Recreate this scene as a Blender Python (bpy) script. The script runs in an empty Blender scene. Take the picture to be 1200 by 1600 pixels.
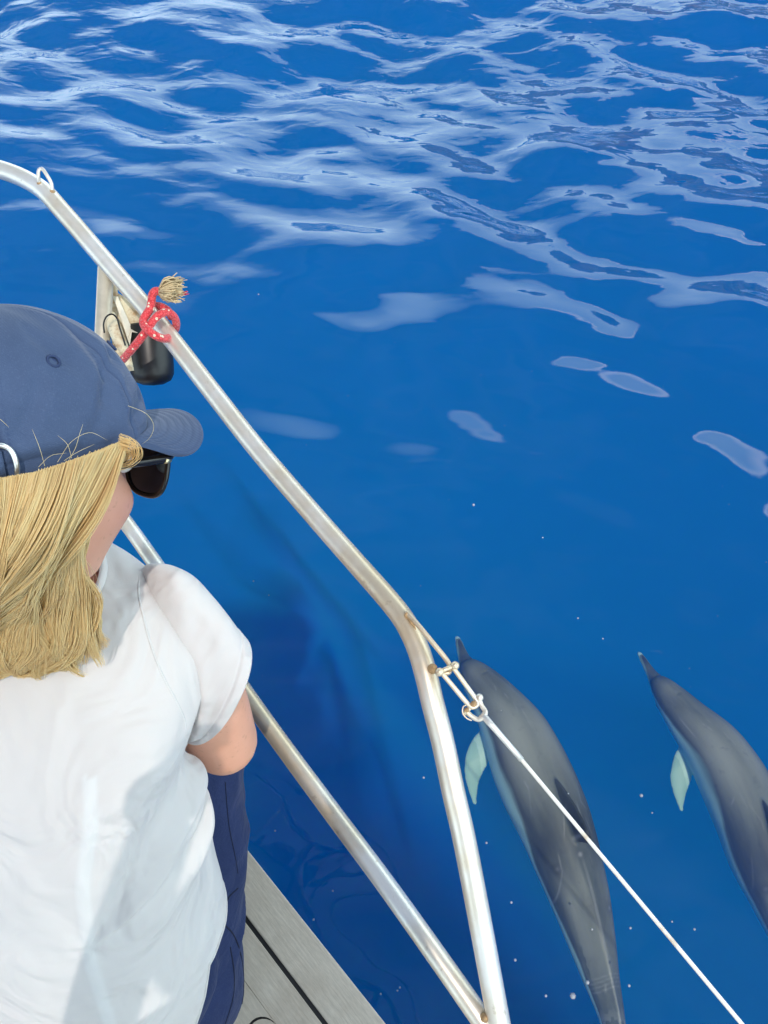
import bpy, math, random
import numpy as np
from mathutils import Vector, Matrix
random.seed(4); np.random.seed(4)
R = math.radians
scene = bpy.context.scene
col = scene.collection

# ------------------------------------------------------------------ camera
PITCH = 55.0                      # degrees below the horizon
CAM = np.array([0.0, 0.0, 2.65])  # a person's eye standing on a foredeck 1.2 m over the sea
cam_data = bpy.data.cameras.new('camera')
cam_data.sensor_fit = 'VERTICAL'; cam_data.sensor_height = 36; cam_data.lens = 27
cam_data.clip_start = 0.05; cam_data.clip_end = 5000
cam = bpy.data.objects.new('camera', cam_data); col.objects.link(cam)
cam.location = CAM; cam.rotation_euler = (R(90 - PITCH), 0, 0)
scene.camera = cam

# ------------------------------------------------------------------ sky and sun
SUN_EL = 63.0
to_sun = np.array([0.16, -1.0]); to_sun /= np.linalg.norm(to_sun)
SUN = Vector((to_sun[0]*math.cos(R(SUN_EL)), to_sun[1]*math.cos(R(SUN_EL)), math.sin(R(SUN_EL))))
world = bpy.data.worlds.new('World'); scene.world = world; world.use_nodes = True
wn, wl = world.node_tree.nodes, world.node_tree.links
wn.clear()
w_out = wn.new('ShaderNodeOutputWorld'); w_bg = wn.new('ShaderNodeBackground')
sky = wn.new('ShaderNodeTexSky'); sky.sky_type = 'NISHITA'; sky.sun_disc = False
sky.sun_elevation = R(SUN_EL); sky.sun_rotation = math.atan2(to_sun[0], to_sun[1])
sky.air_density = 1.0; sky.dust_density = 1.0; sky.ozone_density = 1.0
w_bg.inputs['Strength'].default_value = 0.15
# a bank of bright cumulus low over the horizon, thinning out upwards
tc = wn.new('ShaderNodeTexCoord'); sep = wn.new('ShaderNodeSeparateXYZ')
wl.new(tc.outputs['Generated'], sep.inputs[0])
nz = wn.new('ShaderNodeTexNoise'); nz.inputs['Scale'].default_value = 2.6; nz.inputs['Detail'].default_value = 1.2; nz.inputs['Roughness'].default_value = 0.5
wl.new(tc.outputs['Generated'], nz.inputs['Vector'])
el = wn.new('ShaderNodeMath'); el.operation = 'MULTIPLY_ADD'; el.inputs[1].default_value = -2.4; el.inputs[2].default_value = 1.44
wl.new(sep.outputs['Z'], el.inputs[0])
ad = wn.new('ShaderNodeMath'); ad.operation = 'ADD'
m2 = wn.new('ShaderNodeMath'); m2.operation = 'MULTIPLY_ADD'; m2.inputs[1].default_value = 1.1; m2.inputs[2].default_value = -0.55
wl.new(nz.outputs['Fac'], m2.inputs[0])
ex_ = wn.new('ShaderNodeMath'); ex_.operation = 'MULTIPLY_ADD'; ex_.inputs[1].default_value = 0.42
wl.new(sep.outputs['X'], ex_.inputs[0]); wl.new(el.outputs[0], ex_.inputs[2])
wl.new(ex_.outputs[0], ad.inputs[0]); wl.new(m2.outputs[0], ad.inputs[1])
mr = wn.new('ShaderNodeMapRange'); mr.interpolation_type = 'SMOOTHSTEP'
mr.inputs['From Min'].default_value = 0.06
sf = wn.new('ShaderNodeMapRange'); sf.inputs['From Min'].default_value = -0.5; sf.inputs['From Max'].default_value = 0.42
sf.inputs['To Min'].default_value = 0.85; sf.inputs['To Max'].default_value = 0.12
wl.new(sep.outputs['X'], sf.inputs['Value']); wl.new(sf.outputs[0], mr.inputs['From Max'])
wl.new(ad.outputs[0], mr.inputs['Value'])
mixc = wn.new('ShaderNodeMix'); mixc.data_type = 'RGBA'
core = wn.new('ShaderNodeMapRange'); core.inputs['From Min'].default_value = 0.09; core.inputs['From Max'].default_value = 0.24
wl.new(ad.outputs[0], core.inputs['Value'])
cc_ = wn.new('ShaderNodeMix'); cc_.data_type = 'RGBA'; cc_.inputs['A'].default_value = (46.0, 46.0, 44.0, 1); cc_.inputs['B'].default_value = (18.0, 22.5, 23.5, 1)
wl.new(core.outputs[0], cc_.inputs['Factor']); wl.new(cc_.outputs['Result'], mixc.inputs['B'])
wl.new(mr.outputs['Result'], mixc.inputs['Factor'])
# thin high veil over the rest of the sky
nz2 = wn.new('ShaderNodeTexNoise'); nz2.inputs['Scale'].default_value = 3.4; nz2.inputs['Detail'].default_value = 3; nz2.inputs['Distortion'].default_value = 0.8
wl.new(tc.outputs['Generated'], nz2.inputs['Vector'])
vr = wn.new('ShaderNodeMapRange'); vr.inputs['From Min'].default_value = 0.42; vr.inputs['From Max'].default_value = 0.72; vr.inputs['To Max'].default_value = 0.40
wl.new(nz2.outputs['Fac'], vr.inputs['Value'])
veil = wn.new('ShaderNodeMix'); veil.data_type = 'RGBA'; veil.inputs['B'].default_value = (7.0, 8.4, 9.6, 1)
wl.new(vr.outputs[0], veil.inputs['Factor']); wl.new(sky.outputs[0], veil.inputs['A']); wl.new(veil.outputs['Result'], mixc.inputs['A'])
wl.new(mixc.outputs['Result'], w_bg.inputs['Color'])
wl.new(w_bg.outputs[0], w_out.inputs[0])

sun_data = bpy.data.lights.new('sun', 'SUN'); sun_data.energy = 2.35; sun_data.angle = R(0.53); sun_data.color = (1.0, 0.93, 0.84)
sun = bpy.data.objects.new('sun', sun_data); col.objects.link(sun)
sun.rotation_euler = SUN.to_track_quat('Z', 'Y').to_euler()

scene.view_settings.view_transform = 'Standard'; scene.view_settings.look = 'None'
scene.view_settings.exposure = -0.36; scene.view_settings.gamma = 1.0
scene.view_settings.use_curve_mapping = False
scene.render.engine = 'CYCLES'
scene.cycles.use_denoising = True
scene.cycles.volume_bounces = 3
scene.cycles.max_bounces = 8
scene.cycles.transparent_max_bounces = 12

# ------------------------------------------------------------------ helpers
_s, _c = math.sin(R(PITCH)), math.cos(R(PITCH))
def W(u, v, d):
    """a surveyed point: bearing (u, v) in 1/1200 units from the camera axis and its distance d in metres"""
    yc = (v - 800) / 1200.0
    return np.array([(u - 600) / 1200.0 * d, d * (_c - _s * yc), CAM[2] - d * (_s + _c * yc)])
def WZ(u, v, dz):
    yc = (v - 800) / 1200.0
    return W(u, v, dz / (_s + _c * yc))
def nrm(v): v = np.asarray(v, float); return v / (np.linalg.norm(v) + 1e-12)

def catmull(P, n):
    """resample control rows P (k, m) to n rows along a centripetal-ish Catmull-Rom curve"""
    P = np.asarray(P, float)
    seg = np.sqrt(np.maximum(np.linalg.norm(np.diff(P[:, :3], axis=0), axis=1), 1e-9)) ** 2
    t = np.concatenate([[0], np.cumsum(seg)]); q = np.linspace(0, t[-1], n)
    out = np.zeros((n, P.shape[1]))
    m = np.zeros_like(P)
    m[1:-1] = (P[2:] - P[:-2]) / (t[2:] - t[:-2])[:, None]
    m[0] = (P[1] - P[0]) / (t[1] - t[0]); m[-1] = (P[-1] - P[-2]) / (t[-1] - t[-2])
    i = np.clip(np.searchsorted(t, q, side='right') - 1, 0, len(P) - 2)
    h = (t[i + 1] - t[i]); s = ((q - t[i]) / h)[:, None]; h = h[:, None]
    return ((2*s**3 - 3*s**2 + 1) * P[i] + (s**3 - 2*s**2 + s) * h * m[i] + (-2*s**3 + 3*s**2) * P[i+1] + (s**3 - s**2) * h * m[i+1])

def frames(C):
    T = np.gradient(C, axis=0); T /= np.linalg.norm(T, axis=1)[:, None] + 1e-12
    a = np.array([0, 0, 1.0]) if abs(T[0][2]) < 0.9 else np.array([1.0, 0, 0])
    N = np.zeros_like(C); n = nrm(np.cross(T[0], a)); N[0] = n
    for i in range(1, len(C)):
        n = n - T[i] * np.dot(n, T[i]); n = nrm(n); N[i] = n
    return T, N, np.cross(T, N)

def mesh(name, V, F, mat, parent=None, smooth=True, attrs=None):
    me = bpy.data.meshes.new(name)
    V = np.asarray(V, float)
    if isinstance(F, np.ndarray):
        k = F.shape[1]
        me.vertices.add(len(V)); me.vertices.foreach_set('co', V.ravel())
        me.loops.add(F.size); me.loops.foreach_set('vertex_index', F.ravel().astype(np.int32))
        me.polygons.add(len(F)); me.polygons.foreach_set('loop_start', np.arange(0, F.size, k, dtype=np.int32))
        me.polygons.foreach_set('loop_total', np.full(len(F), k, dtype=np.int32))
        me.update(calc_edges=True); me.validate()
    else:
        me.from_pydata([tuple(v) for v in V], [], F); me.update()
    if smooth: me.polygons.foreach_set('use_smooth', np.ones(len(me.polygons), bool))
    if attrs:
        for k, a in attrs.items():
            a = np.asarray(a, float)
            if a.ndim == 1:
                at = me.attributes.new(k, 'FLOAT', 'POINT'); at.data.foreach_set('value', a)
            else:
                at = me.attributes.new(k, 'FLOAT_COLOR', 'POINT')
                at.data.foreach_set('color', np.c_[a, np.ones(len(a))].ravel())
    if mat: me.materials.append(mat)
    o = bpy.data.objects.new(name, me); col.objects.link(o)
    if parent: o.parent = parent
    return o

class MB:
    """collects shapes that make ONE part"""
    def __init__(s): s.V = []; s.F = []; s.n = 0
    def add(s, V, F):
        V = np.asarray(V, float)
        s.V.append(V); s.F += [tuple(int(i) + s.n for i in f) for f in F]; s.n += len(V); return s
    def tube(s, P, r, seg=16, n=None, closed=False, cap=True):
        P = np.asarray(P, float)
        if n: P = catmull(P, n)
        r = np.full(len(P), r) if np.isscalar(r) else np.interp(np.linspace(0, 1, len(P)), np.linspace(0, 1, len(r)), r)
        if closed:
            Tn = np.roll(P, -1, 0) - np.roll(P, 1, 0); Tn /= np.linalg.norm(Tn, axis=1)[:, None]
            nn = nrm(np.cross(Tn[0], np.cross(P[1]-P[0], P[2]-P[1]) + 1e-9)); N = []
            for i in range(len(P)):
                nn = nrm(nn - Tn[i]*np.dot(nn, Tn[i])); N.append(nn)
            N = np.array(N); B = np.cross(Tn, N)
        else: Tn, N, B = frames(P)
        a = np.linspace(0, 2*np.pi, seg, endpoint=False)
        V = (P[:, None] + r[:, None, None] * (np.cos(a)[None, :, None]*N[:, None] + np.sin(a)[None, :, None]*B[:, None])).reshape(-1, 3)
        F = []
        k = len(P)
        for i in range(k if closed else k - 1):
            i2 = (i + 1) % k
            for j in range(seg):
                j2 = (j + 1) % seg
                F.append((i*seg + j, i*seg + j2, i2*seg + j2, i2*seg + j))
        if cap and not closed:
            F.append(tuple(range(seg))[::-1]); F.append(tuple((k-1)*seg + j for j in range(seg)))
        return s.add(V, F)
    def ball(s, c, r, seg=16, rings=10, ax=None):
        c = np.asarray(c, float); r = np.array([r]*3 if np.isscalar(r) else r, float)
        M = np.eye(3) if ax is None else np.array(ax)
        V = []
        for i in range(rings + 1):
            t = np.pi * i / rings
            for j in range(seg):
                p = 2*np.pi*j/seg
                V.append(c + (np.array([math.sin(t)*math.cos(p), math.sin(t)*math.sin(p), math.cos(t)]) * r) @ M)
        F = [(i*seg + j, (i+1)*seg + j, (i+1)*seg + (j+1) % seg, i*seg + (j+1) % seg) for i in range(rings) for j in range(seg)]
        return s.add(V, F)
    def prism(s, poly, off):
        """polygon of 3D points swept by vector off"""
        P = np.asarray(poly, float); k = len(P)
        V = np.r_[P, P + np.asarray(off)]
        F = [tuple(range(k)), tuple(range(k, 2*k))[::-1]] + [(i, k + i, k + (i+1) % k, (i+1) % k) for i in range(k)]
        return s.add(V, F)
    def build(s, name, mat, parent=None, smooth=True, bevel=0, attrs=None):
        o = mesh(name, np.concatenate(s.V), s.F, mat, parent, smooth, attrs)
        if bevel:
            b = o.modifiers.new('bevel', 'BEVEL'); b.width = bevel; b.segments = 2; b.limit_method = 'ANGLE'
        return o

def ringloft(C, A, B, seg, close_ends=False):
    """rings p = C + A cos + B sin"""
    a = np.linspace(0, 2*np.pi, seg, endpoint=False)
    V = C[:, None] + A[:, None]*np.cos(a)[None, :, None] + B[:, None]*np.sin(a)[None, :, None]
    n = len(C)
    idx = np.arange(n*seg).reshape(n, seg)
    F = np.stack([idx[:-1], np.roll(idx[:-1], -1, 1), np.roll(idx[1:], -1, 1), idx[1:]], -1).reshape(-1, 4)
    return V, F

def empty(name, loc, label=None, cat=None, group=None, kind=None):
    o = bpy.data.objects.new(name, None); col.objects.link(o); o.location = tuple(loc); o.empty_display_size = 0.05
    return tag(o, label, cat, group, kind)
def tag(o, label=None, cat=None, group=None, kind=None):
    if label: o['label'] = label
    if cat: o['category'] = cat
    if group: o['group'] = group
    if kind: o['kind'] = kind
    return o
def adopt(o, parent):
    """parent a mesh made in world coordinates under a thing's Empty without moving it"""
    o.parent = parent
    p = parent; off = Vector((0, 0, 0))
    while p: off += Vector(p.location); p = p.parent
    o.location = tuple(-off)
    return o

# smooth pseudo random field: sum of rotated sines with warping
_rs = np.random.RandomState(11)
_D = [(nrm(_rs.normal(size=3)), _rs.uniform(0, 6.28)) for _ in range(48)]
def field(P, scale, octaves=3, seed=0, rough=0.55):
    P = np.asarray(P, float) * scale
    out = np.zeros(P.shape[:-1]); amp = 1; f = 1.0; tot = 0
    for o in range(octaves):
        acc = 0
        for k in range(6):
            d, ph = _D[(seed*7 + o*6 + k) % 48]; d2, ph2 = _D[(seed*5 + o*6 + k + 13) % 48]
            acc = acc + np.sin(f*(P @ d)*2.2 + ph + 1.7*np.sin(f*(P @ d2)*1.3 + ph2 + seed))
        out += amp * acc / 3.4; tot += amp; amp *= rough; f *= 2.03
    return out / tot

def remesh(mb, voxel, smooth_it=4, fac=0.5):
    o = mb.build('tmp', None)
    m = o.modifiers.new('r', 'REMESH'); m.mode = 'VOXEL'; m.voxel_size = voxel; m.use_smooth_shade = True
    if smooth_it:
        s = o.modifiers.new('s', 'SMOOTH'); s.iterations = smooth_it; s.factor = fac
    dg = bpy.context.evaluated_depsgraph_get()
    me = bpy.data.meshes.new_from_object(o.evaluated_get(dg))
    n = len(me.vertices); V = np.empty(n*3); me.vertices.foreach_get('co', V); V = V.reshape(-1, 3)
    k = len(me.polygons); L = np.empty(len(me.loops), np.int32); me.loops.foreach_get('vertex_index', L)
    if len(L) == 4*k: F = L.reshape(-1, 4)
    else: F = [tuple(p.vertices) for p in me.polygons]
    old = o.data; bpy.data.objects.remove(o); bpy.data.meshes.remove(old); bpy.data.meshes.remove(me)
    return V, F

# ------------------------------------------------------------------ materials
class NT:
    def __init__(s, name):
        s.m = bpy.data.materials.new(name); s.m.use_nodes = True; s.t = s.m.node_tree; s.t.nodes.clear()
        s.out = s.t.nodes.new('ShaderNodeOutputMaterial')
    def n(s, typ, ins=None, **props):
        nd = s.t.nodes.new('ShaderNode' + typ)
        for k, v in props.items(): setattr(nd, k, v)
        for k, v in (ins or {}).items(): s.put(nd, k, v)
        return nd
    def put(s, nd, k, v):
        if isinstance(v, bpy.types.NodeSocket): s.t.links.new(v, nd.inputs[k])
        elif isinstance(v, bpy.types.Node): s.t.links.new(v.outputs[0], nd.inputs[k])
        else:
            if isinstance(v, tuple) and len(v) == 3 and nd.inputs[k].type == 'RGBA': v = v + (1,)
            nd.inputs[k].default_value = v
    def obj(s): return s.n('TexCoord').outputs['Object']
    def noise(s, scale, detail=3, rough=0.5, vec=None, dist=0):
        d = {'Scale': scale, 'Detail': detail, 'Roughness': rough, 'Distortion': dist}
        d['Vector'] = vec if vec is not None else s.obj()
        return s.n('TexNoise', d)
    def ramp(s, f, a, b, c0=0.0, c1=1.0):
        nd = s.n('MapRange', {'Value': f, 'From Min': a, 'From Max': b, 'To Min': c0, 'To Max': c1}); return nd.outputs[0]
    def mix(s, f, a, b):
        nd = s.n('Mix', data_type='RGBA'); s.put(nd, 'Factor', f); s.put(nd, 'A', a); s.put(nd, 'B', b); return nd.outputs['Result']
    def math(s, op, a, b=0.0, c=0.0):
        nd = s.n('Math', operation=op); s.put(nd, 0, a); s.put(nd, 1, b); s.put(nd, 2, c); return nd.outputs[0]
    def scale(s, vec, xyz):
        return s.n('Mapping', {'Vector': vec, 'Scale': xyz}).outputs[0]
    def bump(s, h, strength=0.3, dist=0.001, normal=None):
        d = {'Height': h, 'Strength': strength, 'Distance': dist}
        if normal is not None: d['Normal'] = normal
        return s.n('Bump', d).outputs[0]
    def principled(s, **kw):
        p = s.n('BsdfPrincipled'); mp = {'color': 'Base Color', 'rough': 'Roughness', 'metal': 'Metallic', 'normal': 'Normal',
            'spec': 'Specular IOR Level', 'sheen': 'Sheen Weight', 'sheenr': 'Sheen Roughness', 'sss': 'Subsurface Weight', 'sssr': 'Subsurface Radius', 'ssss': 'Subsurface Scale',
            'aniso': 'Anisotropic', 'coat': 'Coat Weight', 'trans': 'Transmission Weight', 'ior': 'IOR', 'tangent': 'Tangent', 'alpha': 'Alpha'}
        for k, v in kw.items(): s.put(p, mp[k], v)
        s.t.links.new(p.outputs[0], s.out.inputs[0]); s.p = p
        return s.m

def mat_steel():
    t = NT('stainless steel'); o = t.obj()
    n1 = t.noise(9, 4, 0.6); n2 = t.noise(60, 3, 0.6); n3 = t.noise(3.0, 2)
    stain = t.ramp(t.math('ADD', t.math('MULTIPLY', n1, 0.6), t.math('MULTIPLY', n3, 0.5)), 0.47, 0.66)
    c = t.mix(stain, (0.80, 0.785, 0.76), (0.66, 0.55, 0.40))
    pit = t.ramp(n2, 0.66, 0.72)
    c = t.mix(t.math('MULTIPLY', pit, 0.35), c, (0.33, 0.22, 0.12))
    sc = t.noise(260, 2, 0.6)
    rgh = t.math('ADD', t.math('MULTIPLY', n2, 0.16), 0.30)
    return t.principled(color=c, metal=0.62, rough=rgh, normal=t.bump(sc, 0.12, 0.0006))
def mat_plain(name, colr, rough=0.5, metal=0.0, nscale=20, var=0.15, bump=0.1, bdist=0.001, **kw):
    t = NT(name); n = t.noise(nscale, 4, 0.6)
    c2 = tuple(x * (1 - var) for x in colr); c1 = tuple(min(1, x * (1 + var)) for x in colr)
    return t.principled(color=t.mix(t.ramp(n, 0.3, 0.7), c2, c1), rough=rough, metal=metal, normal=t.bump(t.noise(nscale*6, 3), bump, bdist), **kw)
STEEL = mat_steel()
OLDST = mat_plain('cream stained tube', (0.66, 0.60, 0.48), 0.42, 0.35, 14, 0.22)
RUST = mat_plain('rusty weld', (0.42, 0.27, 0.14), 0.7, 0.3, 120, 0.4, 0.5)
# ------------------------------------------------------------------ the sea
def axis(lo, hi, step, far, grow=1.16):
    c = list(np.arange(lo, hi + 1e-6, step)); s = step
    while c[-1] < far: s *= grow; c.append(c[-1] + s)
    s = step
    while c[0] > -far: s *= grow; c.insert(0, c[0] - s)
    return np.array(c)
gx = axis(-5.0, 6.5, 0.035, 900); gy = axis(-1.2, 8.5, 0.035, 900)
X, Y = np.meshgrid(gx, gy, indexing='ij')
rs = np.random.RandomState(5)
def wave_height(X, Y):
    Z = np.zeros_like(X)
    # waves run roughly across the view, crests tilted down to the right
    for i in range(60):
        lam = 0.36 * (7.0/0.36) ** (rs.rand()**1.25)
        th = R(-112 + rs.normal() * 34)
        k = 2*np.pi/lam
        amp = 0.0096 * lam ** 1.0 * rs.uniform(0.5, 1.25)
        amp *= 0.62 if lam > 1.6 else (0.8 if lam > .9 else 1.12)
        ph = rs.rand()*6.28
        g = 0.75 + 0.45*np.sin(X*rs.uniform(.2,.5) + Y*rs.uniform(.2,.5) + rs.rand()*6)
        a = k*(X*math.cos(th) + Y*math.sin(th)) + ph + 0.9*np.sin(0.55*(X*math.sin(th) - Y*math.cos(th)) * 2/ max(lam, .7) + ph*3)
        Z += amp * g * (np.sin(a) + 0.22*np.cos(2*a))
    return Z
Dist = np.sqrt(X**2 + Y**2)
Zw = wave_height(X, Y)
calm = 0.26 + 0.74*np.clip((Y + 0.55*X - 0.9)/3.2, 0, 1)**1.0      # flat lee beside the hull
Zw *= calm * np.exp(-np.maximum(Dist - 30, 0)/60)
nx, ny = X.shape
idx = np.arange(nx*ny).reshape(nx, ny)
F = np.stack([idx[:-1, :-1], idx[1:, :-1], idx[1:, 1:], idx[:-1, 1:]], -1).reshape(-1, 4)
V = np.stack([X, Y, Zw], -1).reshape(-1, 3)
# close the body of water: border ring copied down, bottom n-gon
DEEP = -14.0
ring = np.r_[idx[:, 0], idx[-1, 1:], idx[-2::-1, -1], idx[0, -2:0:-1]]
base = len(V); Vb = V[ring].copy(); Vb[:, 2] = DEEP
V = np.r_[V, Vb]; k = len(ring); a = np.arange(k); b = (a+1) % k
F2 = np.stack([ring[a], base + a, base + b, ring[b]], -1)
cen = len(V); V = np.r_[V, [[0, 0, DEEP]]]
t = NT('sea water')
pos = t.n('NewGeometry').outputs['Position']
b1 = t.noise(3.6, 0.5, 0.4, vec=t.scale(pos, (0.6, 1.15, 1)), dist=0.6)
b2 = t.noise(1.7, 1, 0.4, vec=t.scale(pos, (0.5, 1.3, 1)), dist=0.4)
sepp = t.n('SeparateXYZ', {0: pos})
b3 = t.noise(9.0, 1.5, 0.5, vec=t.scale(pos, (0.7, 1.2, 1)), dist=0.5)
far3 = t.ramp(sepp.outputs[1], 2.6, 6.0, 0.0, 1.0)
far = t.ramp(t.math('ADD', sepp.outputs[1], t.math('MULTIPLY', sepp.outputs[0], 0.45)), 1.2, 4.0, 0.30, 1.0)
nr = t.bump(t.math('MULTIPLY', b1, far), 1.0, 0.019)
nr = t.bump(t.math('MULTIPLY', b2, far), 1.0, 0.05, nr)
nr = t.bump(t.math('MULTIPLY', b3, far3), 1.0, 0.009, nr)
fr = t.n('Fresnel', {'IOR': 1.34, 'Normal': nr})
gl = t.n('BsdfGlossy', {'Roughness': 0.02, 'Normal': nr, 'Color': (1, 1, 1)})
tr = t.n('BsdfTransparent', {'Color': (1, 1, 1)})
mx = t.n('MixShader', {0: fr, 1: tr, 2: gl})
t.t.links.new(mx.outputs[0], t.out.inputs[0])
# clear open-sea water: red goes first, blue is scattered back
vs = t.n('VolumeScatter', {'Color': (0.004, 0.180, 0.88), 'Density': 0.42, 'Anisotropy': -0.25})
va = t.n('VolumeAbsorption', {'Color': (0.0, 0.50, 0.98), 'Density': 0.183})
vv = t.n('AddShader', {0: vs, 1: va})
t.t.links.new(vv.outputs[0], t.out.inputs['Volume'])
allF = np.r_[F, F2]
Ftri = [(int(base + q), int(base + (q+1) % k), cen) for q in range(k)]
me_F = [tuple(f) for f in allF.tolist()] + Ftri
water = mesh('sea_water', V, me_F, t.m)
tag(water, kind='structure', label='deep blue open sea with gentle waves and sky reflections', cat='sea')
for p in water.data.polygons[len(F):]: p.use_smooth = False
del water['category']

bed = mesh('sea_bed', [(-850, -850, DEEP + .3), (850, -850, DEEP + .3), (850, 850, DEEP + .3), (-850, 850, DEEP + .3)], [(0, 1, 2, 3)],
           mat_plain('dark deep sea bed', (0.01, 0.05, 0.12), 0.9, nscale=0.2))
tag(bed, kind='structure')

# rocky coast across the bay (seen only as warm flecks mirrored in the ripples)
def coast():
    n, m = 160, 24
    V = []
    for i in range(n):
        a = R(2 + 62*i/(n-1)); d0 = 420
        for j in range(m):
            h = (j/(m-1))
            dd = d0 + 160*h + 18*math.sin(i*.31) + 10*math.sin(i*.83 + j*.5)
            top = 175 + 28*math.sin(i*.11 + 1) + 14*math.sin(i*.37) + 7*math.sin(i*.9)
            edge = min(1, min(i, n-1-i)/14)
            z = -3 + top * edge * (h**0.6) + 5*math.sin(j*1.7 + i*.6)*h
            V.append((dd*math.sin(a), dd*math.cos(a), z))
    F = [(i*m+j, i*m+j+1, (i+1)*m+j+1, (i+1)*m+j) for i in range(n-1) for j in range(m-1)]
    t = NT('coastal rock and scrub'); nn = t.noise(0.03, 6, 0.65)
    o = mesh('coast_hills', V, F, t.principled(color=t.mix(t.ramp(nn, 0.45, 0.6), (0.33, 0.22, 0.14), (0.12, 0.13, 0.06)), rough=0.9), smooth=False)
    tag(o, kind='structure')
coast()

# specks of plankton and tiny bubbles drifting in the top of the water
mbp = MB()
def speck(p, r): mbp.ball(p, r, 6, 4)
for (u, v, r) in [(740, 789, 3.0), (895, 1556, 4.6), (918, 1535, 3.0), (853, 1556, 2), (799, 1410, 2), (805, 1500, 2.2), (1002, 1243, 3), (985, 1450, 2), (983, 1540, 2.2),
                  (925, 1452, 1.8), (404, 460, 2), (662, 1215, 2), (903, 966, 1.8), (942, 998, 1.6), (760, 1317, 2), (1085, 1452, 2), (1019, 1270, 1.5), (1050, 1440, 1.5), (625, 1543, 1.5), (621, 1548, 1.5),
                  (396, 908, 1.6), (420, 930, 1.3), (490, 1437, 1.8), (520, 1392, 1.5), (595, 1553, 1.5), (848, 840, 1.2), (430, 1298, 1.6), (888, 1240, 1.3)]:
    dz = 2.65 + random.uniform(0.03, 0.16)
    p = WZ(u, v, dz); speck(p, r * dz / 1200 * 0.95)
for i in range(140):
    x, y = random.uniform(-1.2, 3.0), random.uniform(-0.6, 3.2)
    speck((x, y, -random.uniform(0.03, 0.5)), 0.0005 + 0.0016*random.random()**3)
pl = mbp.build('plankton_specks', mat_plain('pale speck', (0.8, 0.85, 0.85), 0.5))
tag(pl, kind='stuff', label='tiny white specks drifting just under the sea surface')
# ------------------------------------------------------------------ the yacht: deck of planks and hull
DECK = CAM[2] - 1.45
EA = WZ(370, 1310, 1.45)[:2]; EB = WZ(600, 1600, 1.45)[:2]
edir = nrm(EB - EA)                       # aft along the starboard edge
einb = np.array([edir[1], -edir[0]])      # inboard
if einb[0] > 0: einb = -einb
hd = -edir; ang = math.atan2(hd[1], hd[0]) - R(20); hd = np.array([math.cos(ang), math.sin(ang)])   # heading
TIP = EA - edir*1.15
def mirror(p):
    d = p - TIP; par = hd*np.dot(d, hd); return TIP + par - (d - par)
boat = empty('sailboat', (TIP[0], TIP[1], DECK), 'weathered teak foredeck of the white sailboat under the seated woman', 'sailboat')
t = NT('weathered teak'); o_ = t.obj()
# grain along the plank: rotate to the edge direction
mp = t.n('Mapping', {'Vector': o_, 'Rotation': (0, 0, -math.atan2(edir[1], edir[0]))}, vector_type='TEXTURE')
mp.inputs['Rotation'].default_value = (0, 0, math.atan2(edir[1], edir[0]))
g1 = t.noise(14, 5, 0.7, vec=t.scale(mp.outputs[0], (1.2, 22, 8)), dist=0.3)
g2 = t.noise(5, 5, 0.65, vec=mp.outputs[0]); g3 = t.noise(300, 2, 0.6, vec=t.scale(mp.outputs[0], (.25, 1, 1)))
c = t.mix(t.ramp(g1, 0.3, 0.7), (0.47, 0.41, 0.34), (0.62, 0.555, 0.475))
c = t.mix(t.ramp(g2, 0.52, 0.74, 0, 0.6), c, (0.36, 0.285, 0.22))
c = t.mix(t.ramp(g3, 0.35, 0.6, 0.2, 0), c, (0.27, 0.25, 0.23))
TEAK = t.principled(color=c, rough=0.82, normal=t.bump(t.math('ADD', g1, t.math('MULTIPLY', g3, .4)), 0.35, 0.0012))
GRP = mat_plain('white gelcoat', (0.78, 0.78, 0.76), 0.25, nscale=4, var=0.03, bump=0.02)
CAULK = mat_plain('black rubber caulking', (0.012, 0.012, 0.013), 0.5, nscale=80, var=0.3)
AFT = 3.4
def P2(s, n): return EA + edir*s + einb*n
def centre_s(n):
    """s where the line at inboard distance n meets the centreline"""
    A = np.array([edir, -hd]).T; r = np.linalg.solve(A, TIP - (EA + einb*n)); return r[0]
deck_out = [TIP, EA + edir*AFT]
port_aft = mirror(EA + edir*AFT)
mb = MB(); q = [np.r_[TIP, DECK-.020], np.r_[EA + edir*AFT, DECK-.020], np.r_[port_aft, DECK-.020]]
inset = lambda p, a: p
mb.prism(q, (0, 0, -0.05)); sub = adopt(mb.build('deck_base', CAULK, smooth=False), boat)
seams = [0.0, 0.067, 0.125] + [0.125 + 0.056*i for i in range(1, 22)]
k = 0
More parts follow.
